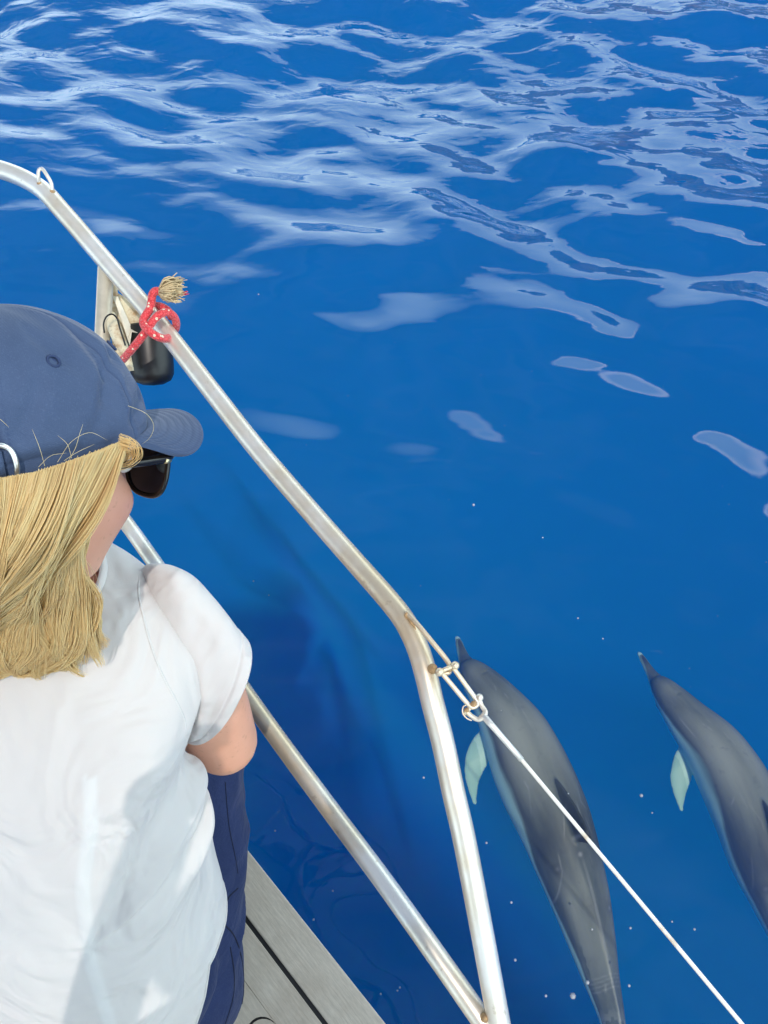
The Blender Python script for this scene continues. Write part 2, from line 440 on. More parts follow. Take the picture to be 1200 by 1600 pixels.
for side in (0, 1):
    for i in range(len(seams)-1):
        n0 = seams[i] + (0.003 if i else -0.002); n1 = seams[i+1] - (0.0035 if i == 0 else 0.0020)
        if i == 1: n0 = seams[1] + 0.0035
        s0, s1 = centre_s(n0) + .006, centre_s(n1) + .006
        if s1 > AFT - .1: break
        # the bull-nosed outer plank has its own little drop at the edge; the third plank ends in a nib
        poly = [P2(s0, n0), P2(AFT, n0), P2(AFT, n1), P2(s1, n1)]
        if i == 2:                      # rounded butt end near the helm side: cut in two at a curved seam
            arc = [P2(0.262 - 0.030*math.sin(a), 0.1495 + 0.0263*(-math.cos(a))) for a in np.linspace(0, np.pi, 14)]
            polyA = [P2(s0, n0), P2(0.345, n0)] + arc + [P2(0.345, n1), P2(s1, n1)]
            polyA = [P2(s0, n0)] + arc + [P2(s1, n1)]
            arcB = [P2(0.2665 - 0.0305*math.sin(a), 0.1495 + 0.0263*(-math.cos(a))) for a in np.linspace(0, np.pi, 14)]
            polyB = [P2(AFT, n0), P2(AFT, n1)] + arcB[::-1]
            polys = [polyA, polyB]
        else: polys = [poly]
        for pg in polys:
            if side: pg = [mirror(p) for p in pg][::-1]
            jz = random.uniform(-.0006, .0006)
            m_ = MB(); m_.prism([np.r_[p, DECK + jz] for p in pg], (0, 0, -0.022))
            pk = adopt(m_.build('plank', TEAK, smooth=False, bevel=0.0022 if i == 0 else 0.0008), boat)
m_ = MB()     # rubber between planks sits 2 mm lower
q = [np.r_[TIP + hd*-.02, DECK-.0032], np.r_[P2(AFT, .01), DECK-.0032], np.r_[mirror(P2(AFT, .01)), DECK-.0032]]
m_.prism(q, (0, 0, -0.0165)); adopt(m_.build('caulking', CAULK, smooth=False), boat)
# hull below the deck: flared topsides
HV = []; rows = [(-.0705, .012), (-.075, .05), (-.35, .11), (-.8, .22), (-1.25, .36), (-1.75, .62)]
nst = 30
for (dz, ins) in rows:
    for side in (1, 0):
        rng = range(nst) if side == 1 else range(nst-1, -1, -1)
        for i in rng:
            s = AFT * (i/(nst-1)); p = TIP + edir*(s*1.336)
            rr = p - TIP; lat = rr - hd*np.dot(rr, hd); L = np.linalg.norm(lat)
            back = -hd*ins*0.7
            p2 = TIP + hd*np.dot(rr, hd) + back + (lat * max(0.0, 1 - ins/(L+1e-6)) if L > 1e-6 else 0*lat)
            if side == 1: p2 = mirror(p2)
            HV.append(np.r_[p2, DECK + dz])
w_ = 2*nst
HF = [(r*w_ + j, r*w_ + j+1, (r+1)*w_ + j+1, (r+1)*w_ + j) for r in range(len(rows)-1) for j in range(w_-1)]
adopt(mesh('hull', HV, HF, GRP), boat)

# ------------------------------------------------------------------ pulpit railing
rail = empty('pulpit_railing', np.r_[P2(.2, .03), DECK], 'stainless steel bow railing with bent top tube, mid tube and legs beside the woman', 'railing')
top = [W(*p) for p in [(-520, 640, 1.04), (-450, 480, 1.12), (-330, 340, 1.22), (-200, 266, 1.29), (-90, 250, 1.31), (0, 265, 1.30), (60, 292, 1.285), (100, 333, 1.275), (164, 407, 1.26), (252, 510, 1.24), (330, 610, 1.205),
       (403, 703, 1.17), (500, 816, 1.12), (560, 884, 1.085), (605, 935, 1.05), (632, 970, 1.03), (651, 1008, 1.015), (665, 1052, 1.0), (676, 1098, 0.992), (692, 1160, 0.987), (709, 1240, .98), (724, 1305, 0.98), (752, 1450, 0.985), (780, 1600, 0.995)]]
LB = np.r_[P2(.62, .035), DECK]
leg_dir = nrm(top[-1] - top[-3]); 
base_leg = top[-1] + leg_dir * ((DECK - top[-1][2]) / leg_dir[2])
C_ = catmull(np.array(top + [base_leg]), 260)
MB_ = MB().tube(C_, 0.0150, 24); adopt(MB_.build('top_rail', STEEL), rail)
mid = [W(*p) for p in [(40, 560, 1.66), (100, 668, 1.58), (150, 752, 1.51), (216, 843, 1.44), (320, 992, 1.33), (428, 1146, 1.22), (515, 1264, 1.15), (600, 1378, 1.09), (680, 1490, 1.04), (757, 1600, 1.004), (775, 1626, .999)]]
adopt(MB().tube(np.array(mid), 0.0142, 24, n=80).build('mid_rail', STEEL), rail)
post_top = W(166, 412, 1.262); post_base = np.r_[P2(-0.46, .03), DECK]
adopt(MB().tube([post_top, post_top*.5 + post_base*.5, post_base], 0.0130, 20).build('front_post', OLDST), rail)
for b in (base_leg, post_base):     # foot flanges and their bolts
    f = adopt(MB().tube([b + [0, 0, 0.0003], b + [0, 0, .006]], 0.036, 28).build('foot_flange', STEEL, bevel=.001), rail)
    for a in range(4):
        q = b + np.array([math.cos(a*1.571+.5)*.026, math.sin(a*1.571+.5)*.026, .0058]); MB().tube([q, q + [0, 0, .004]], .0045, 6).build('bolt', STEEL, f)
# mirrored legs on the port side
pb = np.r_[mirror(base_leg[:2]), DECK]; pt = top[0]
adopt(MB().tube([pt, pt*.4 + pb*.6 + [0, 0, .05], pb], .015, 20, n=16).build('port_leg', STEEL), rail)
# welded eye on the forward bend
m_ = MB().tube([W(61, 286, 1.272), W(60, 276, 1.265), W(61, 266, 1.262), W(66, 264, 1.262), W(74, 275, 1.262), W(80, 286, 1.264), W(82, 298, 1.270)], 0.0030, 10, n=26)
adopt(m_.build('welded_eye', STEEL), rail)
for p in [(62, 288, 1.273), (82, 301, 1.271)]: adopt(MB().ball(W(*p), .0050, 12, 8).build('weld', RUST), rail)
# long rod loop welded on the aft bend, for the guard wire
m_ = MB().tube([W(634, 955, 1.015), W(652, 975, 1.002), W(676, 1004, .992), W(697, 1030, .985), W(703, 1041, .982), W(702, 1050, .981), W(695, 1052, .981), W(686, 1049, .983), W(677, 1045, .986)], 0.0034, 12, n=50)
adopt(m_.build('wire_bail', STEEL), rail)
adopt(MB().ball(W(676, 1045, .985), [.0065, .0065, .0085], 14, 8).build('weld', RUST), rail); m_ = MB().ball(W(636, 961, 1.014), [.004, .004, .006], 10, 8); m_.tube([W(637, 961, 1.013), W(645, 975, 1.008), W(650, 984, 1.006)], [.003, .0028, .0005], 8, n=8)
adopt(MB().ball(W(757, 1590, .996), [.006, .006, .011], 12, 8).build('weld', RUST), rail)
adopt(m_.build('weld', RUST), rail)

# ------------------------------------------------------------------ shackle and guard wire
sh = empty('shackle', W(712, 1070, .98), 'long rust-stained steel shackle linking the railing eye to the guard wire', 'shackle')
a0, a1 = W(690, 1051, .972), W(731, 1100, .968); b0, b1 = W(708, 1043, .976), W(742, 1090, .972)
bow = [a0, a0*.5 + a1*.5, a1*.96 + a0*.04, W(737, 1105, .968), W(743, 1104, .968), W(746, 1098, .970), b1*.96 + b0*.04, b0*.5 + b1*.5, b0]
adopt(MB().tube(bow, 0.0031, 12, n=60).build('shackle_bow', STEEL), sh)
pin = adopt(MB().tube([W(684, 1051, .970), W(714, 1038, .978)], .0030, 12).build('shackle_pin', STEEL), sh)
m_ = MB().ball(W(687, 1050, .969), .0056, 14, 8).ball(W(711, 1040, .976), .0056, 14, 8); adopt(m_.build('pin_eye', STEEL), sh)
adopt(MB().ball(W(701, 1046, .977), [.0045, .004, .0045], 10, 6).build('rust', RUST), sh)

gw = empty('guard_wire', W(752, 1118, .965), 'white coated guard wire with fork terminal running aft from the railing', 'guard wire')
f0, f1 = W(729, 1112, .968), W(748, 1092, .972)
p0 = W(756, 1119, .963)
fork = MB().tube([f0, W(737, 1119, .966), W(747, 1124, .964), p0], [.0036, .0031, .0033, .0045], 12, n=20)
fork.tube([f1, W(753, 1103, .969), W(758, 1112, .966), p0], [.0036, .0031, .0033, .0045], 12, n=20)
adopt(fork.build('fork_terminal', STEEL), gw)
m_ = MB().tube([W(725, 1116, .966), W(751, 1088, .973)], .0028, 12).ball(W(749, 1090, .972), [.0052]*3, 12, 8); adopt(m_.build('clevis_pin', STEEL), gw)
adopt(MB().ball(W(740, 1100, .9665), [.0042]*3, 10, 6).ball(W(729, 1110, .9672), [.0038]*3, 10, 6).build('rust', RUST), gw)
adopt(MB().tube([W(731, 1101, .968), W(724, 1104, .966), W(723, 1114, .964), W(729, 1122, .963), W(737, 1126, .962)], .0009, 8, n=30).build('split_ring', STEEL), gw)
w1 = W(815, 1187, .952)
adopt(MB().tube([p0 + (p0 - w1)*.02, p0*.75+w1*.25, p0*.5 + w1*.5, w1], [.0046, .0040, .0037, .0037], 16).build('swage', mat_plain('pale swage metal', (.72, .71, .68), .38, .55, 60, .08)), gw)
w2 = W(1165, 1600, .83); wend = w2 + (w2 - w1)*5
t = NT('white coated wire'); n = t.noise(40, 4, .6)
WIRE = t.principled(color=t.mix(t.ramp(n, .55, .7, 0, .7), (.80, .78, .73), (.52, .38, .24)), rough=.45, normal=t.bump(t.noise(500, 2), .3, .0006))
pts = [w1 - (w2-w1)*.01] + [w1 + (wend - w1)*q + np.array([0, 0, -.02*math.sin(math.pi*q)]) for q in np.linspace(0, 1, 24)]
adopt(MB().tube(np.array(pts), .00245, 12).build('wire', WIRE), gw)

# ------------------------------------------------------------------ bow light behind the rail
bl = empty('bow_light', W(238, 560, 1.33), 'black cup-shaped lamp housing on a stained bracket under the railing', 'navigation light')
BLK = mat_plain('black plastic', (0.006, 0.006, 0.008), 0.38, nscale=30, var=.3, bump=.05)
c0 = W(231, 508, 1.335); c1 = W(240, 604, 1.345)
ax_ = nrm(c1 - c0); L = np.linalg.norm(c1 - c0)
prof = [(0, .0), (0, .034), (.004, .0372), (.02, .0378), (.07, .0378), (.086, .0365), (.096, .031), (.102, .018), (.104, 0)]
Tn = ax_; N_ = nrm(np.cross(Tn, [0, 0, 1.])); B_ = np.cross(Tn, N_)
def lathe(mb, origin, ax, N, B, prof, seg=36, sx=1., sy=1.):
    V = [origin + ax*h + (N*math.cos(a)*sx + B*math.sin(a)*sy)*r for (h, r) in prof for a in np.linspace(0, 2*np.pi, seg, endpoint=False)]
    F = [(i*seg+j, i*seg+(j+1) % seg, (i+1)*seg+(j+1) % seg, (i+1)*seg+j) for i in range(len(prof)-1) for j in range(seg)]
    return mb.add(V, F)
adopt(lathe(MB(), c0, ax_, N_, B_, prof).build('housing', BLK), bl)
CREAM = NT('stained cream paint'); n1 = CREAM.noise(30, 5, .7); n2 = CREAM.noise(70, 4, .6)
cc = CREAM.mix(CREAM.ramp(n1, .46, .62), (.72, .64, .46), (.48, .30, .15)); cc = CREAM.mix(CREAM.ramp(n2, .6, .7, 0, .8), cc, (.16, .09, .04))
CREAMM = CREAM.principled(color=cc, rough=.6, normal=CREAM.bump(n1, .4, .002))
CREAM2 = mat_plain('weathered cream plate', (.70, .66, .55), .5, .2, 40, .15)
def plate(pts, th): return MB().prism([W(*p) for p in pts], (W(200, 500, 1.3) - CAM)/1.3*th)
adopt(plate([(180, 456, 1.315), (192, 462, 1.315), (222, 492, 1.31), (226, 520, 1.31), (204, 522, 1.315), (190, 488, 1.315)], .006).build('bracket_plate', CREAMM, smooth=False, bevel=.001), bl)
adopt(plate([(176, 461, 1.300), (184, 463, 1.300), (206, 512, 1.305), (219, 516, 1.30), (219, 521, 1.30), (206, 519, 1.30), (203, 540, 1.30), (199, 530, 1.30)], .010).build('bracket_flange', CREAM2, smooth=False, bevel=.001), bl)
adopt(plate([(172, 462, 1.325), (180, 458, 1.325), (203, 530, 1.325), (205, 570, 1.325), (180, 560, 1.325), (168, 500, 1.325)], .005).build('bracket_back', CREAMM, smooth=False, bevel=.001), bl)
adopt(MB().tube([W(173, 492, 1.30), W(178, 510, 1.29), W(186, 530, 1.285), (W(196, 552, 1.285)), W(204, 580, 1.29)], [.008, .0115, .0105, .0075, .006], 14, n=20).build('cable_sleeve', CREAMM), bl)
adopt(MB().tube([W(163, 520, 1.262), W(162, 505, 1.255), W(167, 494, 1.252), W(176, 491, 1.262), W(183, 498, 1.272), W(187, 512, 1.27), W(196, 540, 1.275)], .0014, 8, n=30).build('cable', BLK), bl)
adopt(MB().tube([W(178, 430, 1.30), W(180, 462, 1.30)], .005, 10).build('bracket_pin', CREAMM), bl)

# ------------------------------------------------------------------ red rope hitched round the rail
rp = empty('rope', W(245, 505, 1.22), 'red rope with white flecks hitched round the top rail, tan frayed end', 'rope')
t = NT('red braided rope'); o_ = t.obj()
ck = t.n('TexVoronoi', {'Vector': o_, 'Scale': 120.0, 'Randomness': 1.0}); fl = t.ramp(ck.outputs['Distance'], .22, .30, 1, 0)
sel = t.n('SeparateColor', {0: ck.outputs['Color']}); fl = t.math('MULTIPLY', fl, t.ramp(sel.outputs[0], .60, .62))
wv = t.n('TexVoronoi', {'Vector': o_, 'Scale': 300.0})
c = t.mix(t.ramp(wv.outputs['Distance'], .1, .6), (.88, .13, .14), (.62, .045, .055))  # shade in the braid crevices painted as a darker red at cell edges
ROPE = t.principled(color=t.mix(fl, c, (.85, .72, .55)), rough=.9, sheen=.3, spec=.15, normal=t.bump(wv.outputs['Distance'], 1.0, .0022))
d0 = 1.24
ropeA = [(192, 562, 1.24), (205, 547, 1.215), (219, 530, 1.20), (231, 514, 1.195), (240, 500, 1.195), (250, 491, 1.197), (262, 488, 1.207), (272, 495, 1.222), (275.5, 507, 1.242), (272, 517, 1.262), (262, 517, 1.276), (248, 506, 1.28), (238, 494, 1.276), (236, 484, 1.262), (243, 478, 1.248), (254, 480, 1.240), (263, 486, 1.243), (268, 496, 1.255)]
ropeB = [(252, 456, 1.205), (243, 455, 1.205), (238, 461, 1.205), (237, 470, 1.205), (235, 481, 1.203), (229, 491, 1.198), (224, 500, 1.196), (226, 510, 1.190), (235, 519, 1.184), (246, 526, 1.188), (257, 529, 1.205), (264, 527, 1.228), (266, 520, 1.255), (258, 508, 1.272)]
m_ = MB().tube([W(*p) for p in ropeA], .0062, 16, n=110).tube([W(*p) for p in ropeB], .0064, 16, n=90)
adopt(m_.build('rope_line', ROPE), rp)
m_ = MB(); e0 = W(252, 455, 1.205); er = W(272, 452, 1.205) - e0; eu = W(252, 440, 1.205) - e0; ed = (e0 - CAM)/np.linalg.norm(e0-CAM)
ern, eun = nrm(er), nrm(eu)
for i in range(260):
    a = random.uniform(0, 6.28); q = math.sqrt(random.random())
    st = e0 - ern*.004 + (eun*math.cos(a) + ed*math.sin(a))*.006*q
    out = ern*random.uniform(.024, .040) + (eun*math.cos(a) + ed*math.sin(a))*random.uniform(.004, .017)*q
    wob = np.array([random.gauss(0, 1) for _ in range(3)])*.0046
    m_.tube([st, st + out*.5 + wob + (eun*math.cos(a)+ed*math.sin(a))*.003, st + out + wob*random.uniform(-1, 1.4)], [.0012, .0013, .0006], 4, n=6)
adopt(m_.build('frayed_end', mat_plain('tan rope fibre', (.56, .43, .25), .85, nscale=90, var=.4)), rp)
m_ = MB()
for i in range(26):
    st = e0 - eun*.006 + ern*random.uniform(0, .018)
    m_.tube([st, st + ern*.012 - eun*random.uniform(.0, .004), st + ern*random.uniform(.02, .030) - eun*random.uniform(-.001, .006) + ed*random.gauss(0, .002)], [.0014, .0012, .0005], 4, n=5)
adopt(m_.build('torn_cover', ROPE), rp)
# ------------------------------------------------------------------ dolphins
def dolphin_shape():
    T = np.array([  # x, half width, half height, z centre
        (0, .004, .003, -.012), (.006, .012, .009, -.012), (.03, .016, .013, -.010), (.08, .020, .017, -.007), (.13, .026, .024, -.003), (.152, .032, .033, .002), (.175, .044, .050, .010),
        (.21, .058, .068, .014), (.27, .076, .086, .012), (.345, .094, .104, .006), (.42, .113, .124, .001), (.49, .130, .138, -.002), (.63, .147, .155, -.004), (.73, .147, .157, -.004), (.83, .140, .150, -.002),
        (.97, .124, .135, 0), (1.10, .106, .118, .003), (1.22, .085, .100, .006), (1.335, .063, .080, .008), (1.45, .043, .058, .009), (1.55, .031, .042, .008), (1.63, .024, .028, .006), (1.69, .018, .016, .004), (1.72, .006, .006, .003)])
    n, seg = 150, 48
    x = np.linspace(0, 1, n)**1.0 * 1.72
    from_t = lambda c: np.interp(x, T[:, 0], T[:, c])
    w, h, zc = from_t(1), from_t(2), from_t(3)
    ker = np.ones(5)/5
    for _ in range(1):
        w[2:-2] = np.convolve(w, ker, 'valid'); h[2:-2] = np.convolve(h, ker, 'valid')
    a = np.linspace(0, 2*np.pi, seg, endpoint=False)
    ca, sa = np.cos(a), np.sin(a)
    V = np.zeros((n, seg, 3))
    V[:, :, 0] = x[:, None]; V[:, :, 1] = w[:, None]*sa
    keel = 1 + 0.0*x
    V[:, :, 2] = zc[:, None] + h[:, None]*ca
    # dorsal ridge of the tail stock
    rdg = np.clip((x - 1.0)/.35, 0, 1)*np.clip((1.68-x)/.2, 0, 1)
    V[:, :, 2] += (rdg[:, None]*.012*np.exp(-(a[None]/.22)**2)) + (rdg[:, None]*.012*np.exp(-((a[None]-2*np.pi)/.22)**2))
    idx = np.arange(n*seg).reshape(n, seg)
    F = [tuple(f) for f in np.stack([idx[:-1], np.roll(idx[:-1], -1, 1), np.roll(idx[1:], -1, 1), idx[1:]], -1).reshape(-1, 4).tolist()]
    F += [tuple(range(seg))[::-1], tuple((n-1)*seg + j for j in range(seg))]
    mb = MB().add(V.reshape(-1, 3), F)
    def fin(root, spans, th_dir):
        """spans: (centre, chord half vector, thickness)"""
        C, A, B = [], [], []
        for (c, hv, tk) in spans: C.append(c); A.append(hv); B.append(nrm(th_dir)*tk)
        C, A, B = catmull(np.array(C), 30), catmull(np.array(A), 30), catmull(np.array(B), 30)
        V, F = ringloft(C, A, B, 24); m = len(C)
        F = [tuple(f) for f in F.tolist()] + [tuple(range(24))[::-1], tuple((m-1)*24 + j for j in range(24))]
        mb.add(V.reshape(-1, 3), F)
    v = lambda *p: np.array(p, float)
    # dorsal fin, falcate, swept back
    fin(0, [(v(.835, 0, .10), v(.135, 0, -.01), .020), (v(.85, 0, .155), v(.098, 0, -.012), .014), (v(.885, 0, .190), v(.066, 0, -.014), .0095), (v(.925, 0, .222), v(.038, 0, -.014), .007), (v(.955, 0, .240), v(.018, 0, -.010), .0045), (v(.975, 0, .248), v(.005, 0, -.004), .003)], (0, 1, 0))
    for s in (1, -1):
        # flipper
        fin(0, [(v(.455, s*.07, -.068), v(.052, s*-.004, 0), .020), (v(.475, s*.115, -.092), v(.052, s*-.020, 0), .015), (v(.52, s*.156, -.114), v(.047, s*-.032, 0), .011), (v(.575, s*.186, -.132), v(.038, s*-.032, 0), .009), (v(.632, s*.204, -.146), v(.024, s*-.023, 0), .007), (v(.676, s*.212, -.154), v(.007, s*-.007, 0), .004)], (0, -.35*s, 1))
        # fluke
        fin(0, [(v(1.64, s*.0, .004), v(.075, 0, 0), .014), (v(1.655, s*.06, .004), v(.062, s*.012, 0), .011), (v(1.685, s*.13, .002), v(.042, s*.014, 0), .008), (v(1.72, s*.19, .0), v(.022, s*.010, 0), .006), (v(1.745, s*.225, 0), v(.007, s*.004, 0), .0035)], (0, 0, 1))
    V, F = remesh(mb, .0050, 6, .5)
    # carve the crease between beak and melon, blowhole, eyes and mouth line
    x, y, z = V.T
    r = np.maximum(np.hypot(y, z), 1e-5)
    cut = .0035*np.exp(-((x - .152 - .10*np.clip(z, 0, .03))/.006)**2)*(z > -.005)
    mouth = .0018*np.exp(-((z + .012 + .16*np.clip(x-.05, 0, 1))/.0022)**2)*(x < .24)*(x > .01)
    blow = .005*np.exp(-(((x-.26)/.006)**2 + (y/.012)**2))*(z > 0)
    eye = -.004*np.exp(-(((x-.245)/.010)**2 + ((z+.020)/.008)**2))
    sh = 1 - (cut + mouth + blow + eye)/r*((x < .35))
    V = np.c_[x, y*sh, z*sh]
    return V, F
DV, DF = dolphin_shape()
def dolphin_mat():
    t = NT('dolphin skin')
    pa = t.n('Attribute', attribute_name='local'); s3 = t.n('SeparateXYZ', {0: pa.outputs['Vector']})
    x, y, z = s3.outputs
    ph = t.n('Attribute', attribute_name='side').outputs['Fac']        # 0 at the spine, 1 on the belly line
    n1 = t.noise(4, 3, .5, vec=pa.outputs['Vector']); n2 = t.noise(26, 4, .6, vec=pa.outputs['Vector']); n3 = t.noise(9, 4, .6, vec=t.scale(pa.outputs['Vector'], (.5, 2, 2)))
    edge = t.n('Attribute', attribute_name='cape').outputs['Fac']
    e2 = t.math('ADD', t.math('SUBTRACT', ph, edge), t.math('MULTIPLY', t.math('SUBTRACT', n1, .5), .10))
    belly = t.ramp(e2, -.012, .035)
    dark = t.mix(t.ramp(n3, .35, .68), (.075, .098, .100), (.165, .200, .180))
    saddle = t.n('Attribute', attribute_name='saddle').outputs['Fac']
    dark = t.mix(saddle, dark, (.38, .41, .35))
    dark = t.mix(t.ramp(n2, .6, .75, 0, .25), dark, (.05, .055, .065))
    c = t.mix(belly, dark, (.50, .76, .68))
    c = t.mix(t.n('Attribute', attribute_name='dark').outputs['Fac'], c, (.035, .045, .06))
    c = t.mix(t.n('Attribute', attribute_name='pale').outputs['Fac'], c, (.36, .62, .54))
    c = t.mix(t.n('Attribute', attribute_name='scar').outputs['Fac'], c, (.42, .45, .44))
    return t.principled(color=c, rough=.42, spec=.25, normal=t.bump(n2, .08, .002))
DOLM = dolphin_mat()
def make_dolphin(path, roll, label, seed=0, sc=1.0, slim=1.0):
    V = DV * sc
    x, y, z = V.T; xl = x/sc; yl = y/sc; zl = z/sc
    y = y*slim; z = z*slim
    P = catmull(np.array(path), 400); L = np.concatenate([[0], np.cumsum(np.linalg.norm(np.diff(P, axis=0), axis=1))])
    Tn = np.gradient(P, axis=0); Tn /= np.linalg.norm(Tn, axis=1)[:, None]
    xi = np.clip(x, 0, L[-1])
    c = np.stack([np.interp(xi, L, P[:, k]) for k in range(3)], 1)
    T_ = np.stack([np.interp(xi, L, Tn[:, k]) for k in range(3)], 1)
    c += T_*(x - xi)[:, None]
    up0 = np.array([0, 0, 1.0]); left = np.cross(up0, -T_); left /= np.linalg.norm(left, axis=1)[:, None]
    up = np.cross(-T_, left)
    cr, sr = math.cos(roll), math.sin(roll)
    l2 = left*cr + up*sr; u2 = up*cr - left*sr
    Wp = c + l2*y[:, None] + u2*z[:, None]
    side = np.abs(np.arctan2(np.abs(yl), zl - .0))/np.pi
    dorsal = (zl > .158) & (xl > .65) & (xl < 1.05)
    side[dorsal] = 0
    cape = np.interp(xl, [0, .1, .17, .3, .5, .7, .85, 1.0, 1.15, 1.3, 1.5], [.62, .52, .44, .40, .35, .36, .42, .48, .46, .38, .38]) + .012*np.sin(xl*14 + seed)
    gauss = lambda a, b, w1, w2, g=1: g*np.exp(-((xl-a)/w1)**2 - ((side-b)/w2)**2)
    flip = ((np.abs(yl) > np.interp(xl, [.3, .45, .55, .7], [.11, .127, .143, .150])+.004) & (zl < -.06) & (xl > .38) & (xl < .72)).astype(float)
    saddle = np.clip(gauss(.56, .16, .22, .20, .85) + gauss(.22, .1, .05, .16, .35) + gauss(1.12, .22, .15, .10, .55) + .35*np.exp(-((xl-1.3)/.12)**2)*(side < .25), 0, 1)
    dark = np.clip(gauss(.93, .2, .10, .18, .5) + dorsal*.55 + .9*np.exp(-((xl-.03)/.045)**2)*(side < .40) + gauss(.6, .36, .4, .05, .55) + gauss(.155, .0, .008, .6, .5) + gauss(.245, .6, .02, .035, 1.0), 0, 1)*(1-flip)
    ridge = np.exp(-(yl/.0035)**2)*(zl > 0)*np.clip((xl-.98)/.1, 0, 1)*np.clip((1.6-xl)/.1, 0, 1)*.55
    folds = sum(np.exp(-((xl - q - .03*np.abs(yl)/.05*.4)/.0022)**2) for q in (1.338, 1.350, 1.363, 1.377))*.35*(side < .6)
    spots = sum(np.exp(-(((xl-a)/.007)**2 + ((yl-b)/.007)**2))*(zl > 0)*g for a, b, g in ((1.16, -.062, .8), (1.01, .085, .3), (.985, .004, .8), (.93, .01, .5)))
    halo = sum(np.exp(-(((xl-a)/.017)**2 + ((yl-b)/.014)**2))*(zl > 0)*g for a, b, g in ((1.16, -.062, .8), (1.01, .085, .6), (.985, .004, .6)))
    dark = np.clip(dark + halo*.7, 0, 1)
    pale = np.clip(flip + gauss(.10, .5, .06, .10, .8) + gauss(.17, .62, .04, .10, .7), 0, 1)
    tail = np.clip((xl - 1.43)/.06, 0, 1)*(np.abs(field(V, 34, 3, seed+2)) < .20)*.6
    rq = np.random.RandomState(40 + seed); sc_l = 0
    for _ in range(26):
        a_, b_, th_, L_ = rq.uniform(.3, 1.4), rq.uniform(-.11, .11), rq.normal()*.35, rq.uniform(.01, .05)
        dx_, dy_ = xl-a_, yl-b_; al = dx_*math.cos(th_) + dy_*math.sin(th_); pe = -dx_*math.sin(th_) + dy_*math.cos(th_)
        sc_l = sc_l + np.exp(-(pe/.0022)**2 - (al/L_)**4)*(zl > 0)*rq.uniform(.15, .5)
    spots = spots + sc_l
    scar = np.clip(ridge + folds + spots + tail, 0, 1)
    o = mesh('dolphin', Wp, DF, DOLM, None, True, {'side': side, 'cape': cape, 'saddle': saddle, 'dark': dark, 'pale': pale, 'scar': scar})
    at = o.data.attributes.new('local', 'FLOAT_VECTOR', 'POINT'); at.data.foreach_set('vector', np.ascontiguousarray(V + seed*.37).ravel())
    tag(o, label, 'dolphin', 'dolphins swimming beside the bow')
    return o
def D(u, v, dz): return WZ(u, v, dz)
path1 = [D(714, 991, 3.02), D(733, 1045, 2.99), D(775, 1100, 2.98), D(807, 1150, 2.98), D(829, 1200, 2.98), D(864, 1280, 2.98), D(885, 1340, 2.99), D(904, 1400, 3.0), D(920, 1460, 3.01), D(935, 1520, 3.03), D(956, 1600, 3.05), D(966, 1680, 3.07), D(972, 1760, 3.08)]
make_dolphin(path1, R(9), 'grey dolphin swimming behind the guard wire, nearer the boat, with pale flipper', 0)
path2 = [D(998, 1016, 3.10), D(1032, 1074, 3.07), D(1072, 1122, 3.07), D(1114, 1168, 3.07), D(1145, 1218, 3.07), D(1172, 1280, 3.07), D(1190, 1340, 3.08), D(1216, 1400, 3.09), D(1240, 1460, 3.10), D(1262, 1520, 3.12), D(1292, 1600, 3.14), D(1330, 1700, 3.16), D(1350, 1780, 3.18)]
make_dolphin(path2, R(2), 'grey dolphin cut off by the right edge, farther from the boat', 3, 1.0, .90)
# ------------------------------------------------------------------ the seated woman
HC = W(5, 722, .600)
person = empty('person', (-.40, .09, DECK), 'woman in navy cap and white t-shirt sitting on the deck, looking at the dolphins', 'person')
w_ = nrm(HC - CAM); r_ = nrm(np.array([1, 0, 0]) - w_*w_[0]); u_ = np.cross(r_, w_)
tl = R(8)
U = nrm(u_*math.cos(tl) - w_*math.sin(tl))
Fh = np.array(r_*math.cos(R(30)) + w_*math.sin(R(30))); Fh = nrm(Fh - U*np.dot(Fh, U))
Lh = np.cross(U, Fh)
H = lambda f, l, z: HC + Fh*f + Lh*l + U*z
# --- head grid
hz = np.array([.116, .112, .100, .082, .060, .036, .014, -.004, -.022, -.042, -.062, -.080, -.098, -.110, -.116])
hf = np.array([.004, .034, .062, .080, .090, .095, .095, .092, .094, .094, .090, .084, .076, .060, .010])
hb = np.array([.004, .040, .068, .088, .098, .101, .100, .096, .088, .072, .052, .034, .020, .014, .004])
hs = np.array([.004, .030, .050, .066, .075, .078, .078, .078, .077, .074, .068, .058, .044, .028, .004])
zz = np.linspace(0, 1, 90); src = np.linspace(0, 1, len(hz))
cub = lambda a: catmull(np.c_[np.arange(len(a)), np.zeros(len(a)), np.zeros(len(a)), a], 90)[:, 3] if False else np.interp(zz, src, a)
def sm(a, k=5):
    p = np.pad(a, k, mode='edge'); return np.convolve(p, np.ones(2*k+1)/(2*k+1), 'valid')
Zr, Fr, Br, Sr = cub(hz), sm(cub(hf), 2), sm(cub(hb), 2), sm(cub(hs), 2)
seg = 96; aa = np.linspace(0, 2*np.pi, seg, endpoint=False)
ff = np.where(np.cos(aa)[None] > 0, Fr[:, None], Br[:, None])*np.cos(aa)[None]
ll = Sr[:, None]*np.sin(aa)[None]; zl = Zr[:, None] + 0*aa[None]
g = lambda a, b, c, d: np.exp(-((ll-a)/c)**2 - ((zl-b)/d)**2)*(ff > 0)
